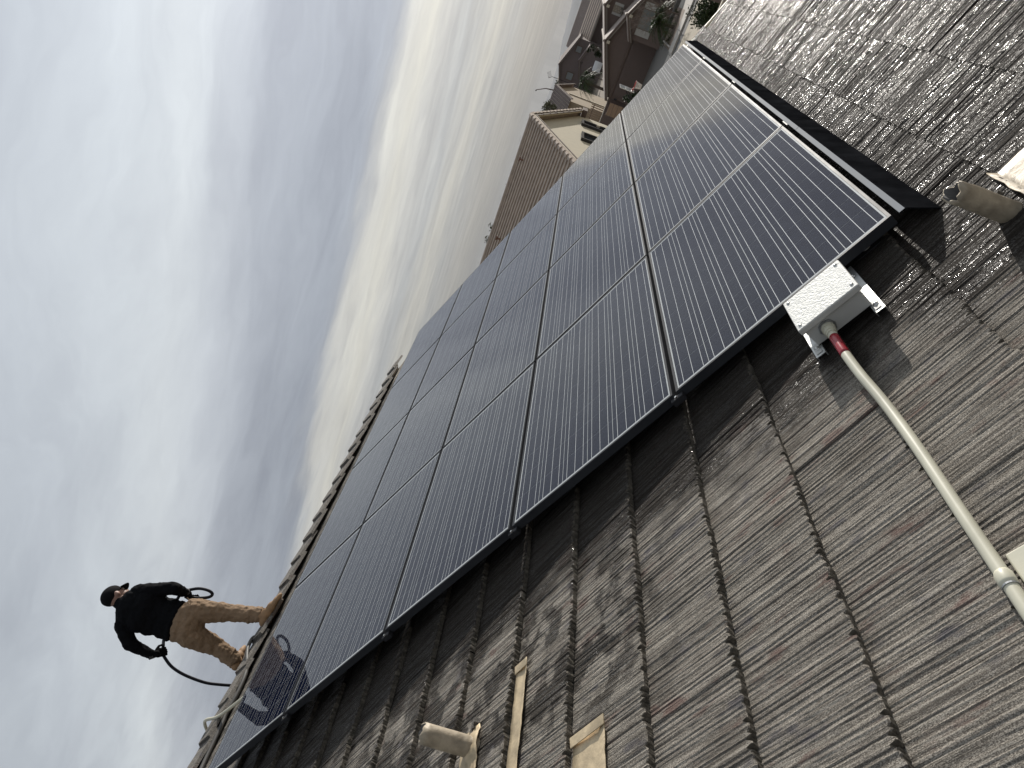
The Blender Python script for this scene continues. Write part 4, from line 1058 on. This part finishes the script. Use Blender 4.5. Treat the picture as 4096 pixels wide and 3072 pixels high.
def tree(name, label, cat, loc, h, rad, n, size, leaf, seed, group=None, trunk=.10):
    rn = random.Random(seed); t = thing(name, label, cat, loc, (0, 0, rn.uniform(0, 6)), group)
    b = MB(); cz_ = h - rad[2]
    b.tube([(0, 0, 0), (rn.uniform(-.1, .1), rn.uniform(-.1, .1), cz_ * .6), (0, 0, cz_)], [trunk, trunk * .8, trunk * .6], 8)
    for k in range(9):
        a = rn.uniform(0, 6.28); e = Vector((math.cos(a) * rad[0] * .75, math.sin(a) * rad[1] * .75, cz_ + rn.uniform(-.2, .8) * rad[2])); s_ = Vector((0, 0, cz_ * rn.uniform(.55, .95)))
        b.tube([s_, mid(s_, e, .5) + Vector((0, 0, .1)), e], [trunk * .5, trunk * .3, trunk * .12], 5)
    b.build('trunk', 'bark', t)
    b = MB(); leaves(b, (0, 0, cz_), rad, n, size, rn); b.build('crown', leaf, t)
    return t
tree('desert_tree', 'fluffy olive tree top over the left end of the cream house ridge', 'tree', (60, 21.7, 0), 9.35, (1.3, 1.3, 1.25), 900, .12, 'leaf_olive', 11, 'trees rising behind the cream house')
tree('desert_tree', 'wispy grey green tree top over the middle of the cream house ridge', 'tree', (62, 17.6, 0), 9.2, (1.3, 1.5, 1.0), 420, .13, 'leaf_grey', 12, 'trees rising behind the cream house')
tree('desert_tree', 'pale feathery tree behind the apex of the cream house gable', 'tree', (90, 15.3, 0), 8.9, (1.6, 2.2, 1.5), 700, .16, 'leaf_grey', 13, 'trees rising behind the cream house')
tree('clipped_shrub', 'dark rounded shrub by the tan side yard wall', 'shrub', (42.2, -.75, 0), 2.6, (1.1, 1.3, 1.2), 2600, .085, 'leaf_dark', 14)
tree('dark_shrub', 'dark low shrub under the slatted gate left of the driveway', 'shrub', (62, 7.35, 0), 2.1, (.9, .8, .9), 900, .12, 'leaf_dark', 15)
tree('yard_tree', 'dark green tree in the shaded yard of the mauve house', 'tree', (140, 11.2, 0), 4.4, (1.6, 1.4, 1.6), 600, .22, 'leaf_dark', 16)
tree('yard_tree', 'dark cypress like tree standing by the white van', 'tree', (136, 14.8, 0), 4.8, (.7, .8, 2.0), 600, .2, 'leaf_dark', 17)
for k, (x, y, h) in enumerate(((175, 29.5, 7.6), (190, 26.0, 8.0), (168, 34, 7.9), (178, 9, 8.3))):
    tree('far_tree', ['far tree left of the mauve gable', 'far tree behind the mauve gable peak', 'far tree beyond the tan house roof', 'far tree beyond the mauve wing roof'][k], 'tree', (x, y, 0), h, (2.2, 2.6, 1.6), 400, .3, 'leaf_dark', 30 + k, 'far trees on the horizon', .15)
def palm(label, loc, trunk_h, fr_len, n, droop, seed, tr=.16, wide=.30):
    rn = random.Random(seed); t = thing('palm_tree', label, 'palm tree', loc, (0, 0, 0), 'palms in the front yards')
    b = MB(); b.tube([(0, 0, 0), (.05, .03, trunk_h * .5), (0, 0, trunk_h)], [tr * 1.2, tr, tr * .9], 10); b.ball((0, 0, trunk_h), (tr * 1.3, tr * 1.3, tr * 1.8), 10, 6); b.build('trunk', 'bark', t)
    for k in range(n):
        a = 2.4 * k + rn.uniform(-.3, .3); el = rn.uniform(-.35, 1.25); L = fr_len * rn.uniform(.75, 1.1); pts = []
        d = Vector((math.cos(a) * math.cos(el), math.sin(a) * math.cos(el), math.sin(el)))
        for i in range(9):
            u = i / 8; pts.append(Vector((0, 0, trunk_h + .1)) + d * L * u + Vector((0, 0, -droop * L * u * u)))
        b = MB(); b.tube(pts, [.022 * (1 - .8 * i / 8) for i in range(9)], 4)
        sd = Vector((-math.sin(a), math.cos(a), 0))
        for i in range(1, 9):
            for q in range(3):
                p = mid(pts[i - 1], pts[i], q / 3); dirr = (pts[i] - pts[i - 1]).normalized()
                for sg in (-1, 1):
                    l = fr_len * wide * math.sin(math.pi * min(.97, (i + q / 3) / 9.2)) + .05
                    e = p + (sd * sg * .8 + dirr * .75 + Vector((0, 0, rn.uniform(-.55, .05)))).normalized() * l
                    w_ = dirr * .022
                    b.add([p - w_, p + w_, e], [(0, 1, 2)])
        b.build('frond', 'leaf_palm', t)
palm('leafy queen palm in front of the tan house', (86, 10.2, 0), 4.6, 2.1, 34, .75, 5, .17)
palm('low dark palm in the gravel bed before the shuttered window', (64.6, 1.35, 0), 1.15, 2.1, 48, .6, 6, .14)
# bare tree at the picture's upper edge
rn = random.Random(21); bt = thing('bare_tree', 'leafless twiggy tree before the lower shuttered window', 'tree', (64.6, .35, 0)); segs = MB(); 
def grow(p, d, L, r_, dep):
    e = p + d * L; segs.tube([p, mid(p, e, .5) + Vector((rn.uniform(-.05, .05), rn.uniform(-.05, .05), .02)) * L, e], [r_, r_ * .85, r_ * .65], 5, 0, False)
    if dep == 0: return
    for _ in range(3 if dep > 1 else 4):
        nd = (d + Vector((rn.gauss(0, .42), rn.gauss(0, .42), rn.gauss(.08, .30)))).normalized(); grow(e, nd, L * rn.uniform(.62, .82), r_ * .6, dep - 1)
grow(Vector((0, 0, 0)), Vector((0, .05, 1)), 1.3, .07, 1)
for a in range(5):
    grow(Vector((0, .02, .8)), Vector((math.cos(a * 1.3) * .6, math.sin(a * 1.3) * .6 + .15, .85)).normalized(), 1.15, .04, 4)
segs.build('trunk', 'twig', bt)
for k, (x, y) in enumerate(((66.3, 2.1), (63.2, 2.3), (65.0, .3))):
    tree('bed_plant', ['small red leaved plant at the end of the gravel bed', 'small dry plant beside the driveway kerb', 'small dark plant in the gravel bed by the palm'][k], 'plant', (x, y, 0), .6, (.3, .3, .28), 90, .07, 'leaf_olive' if k else 'rust', 40 + k, 'small plants in the gravel bed', .02)
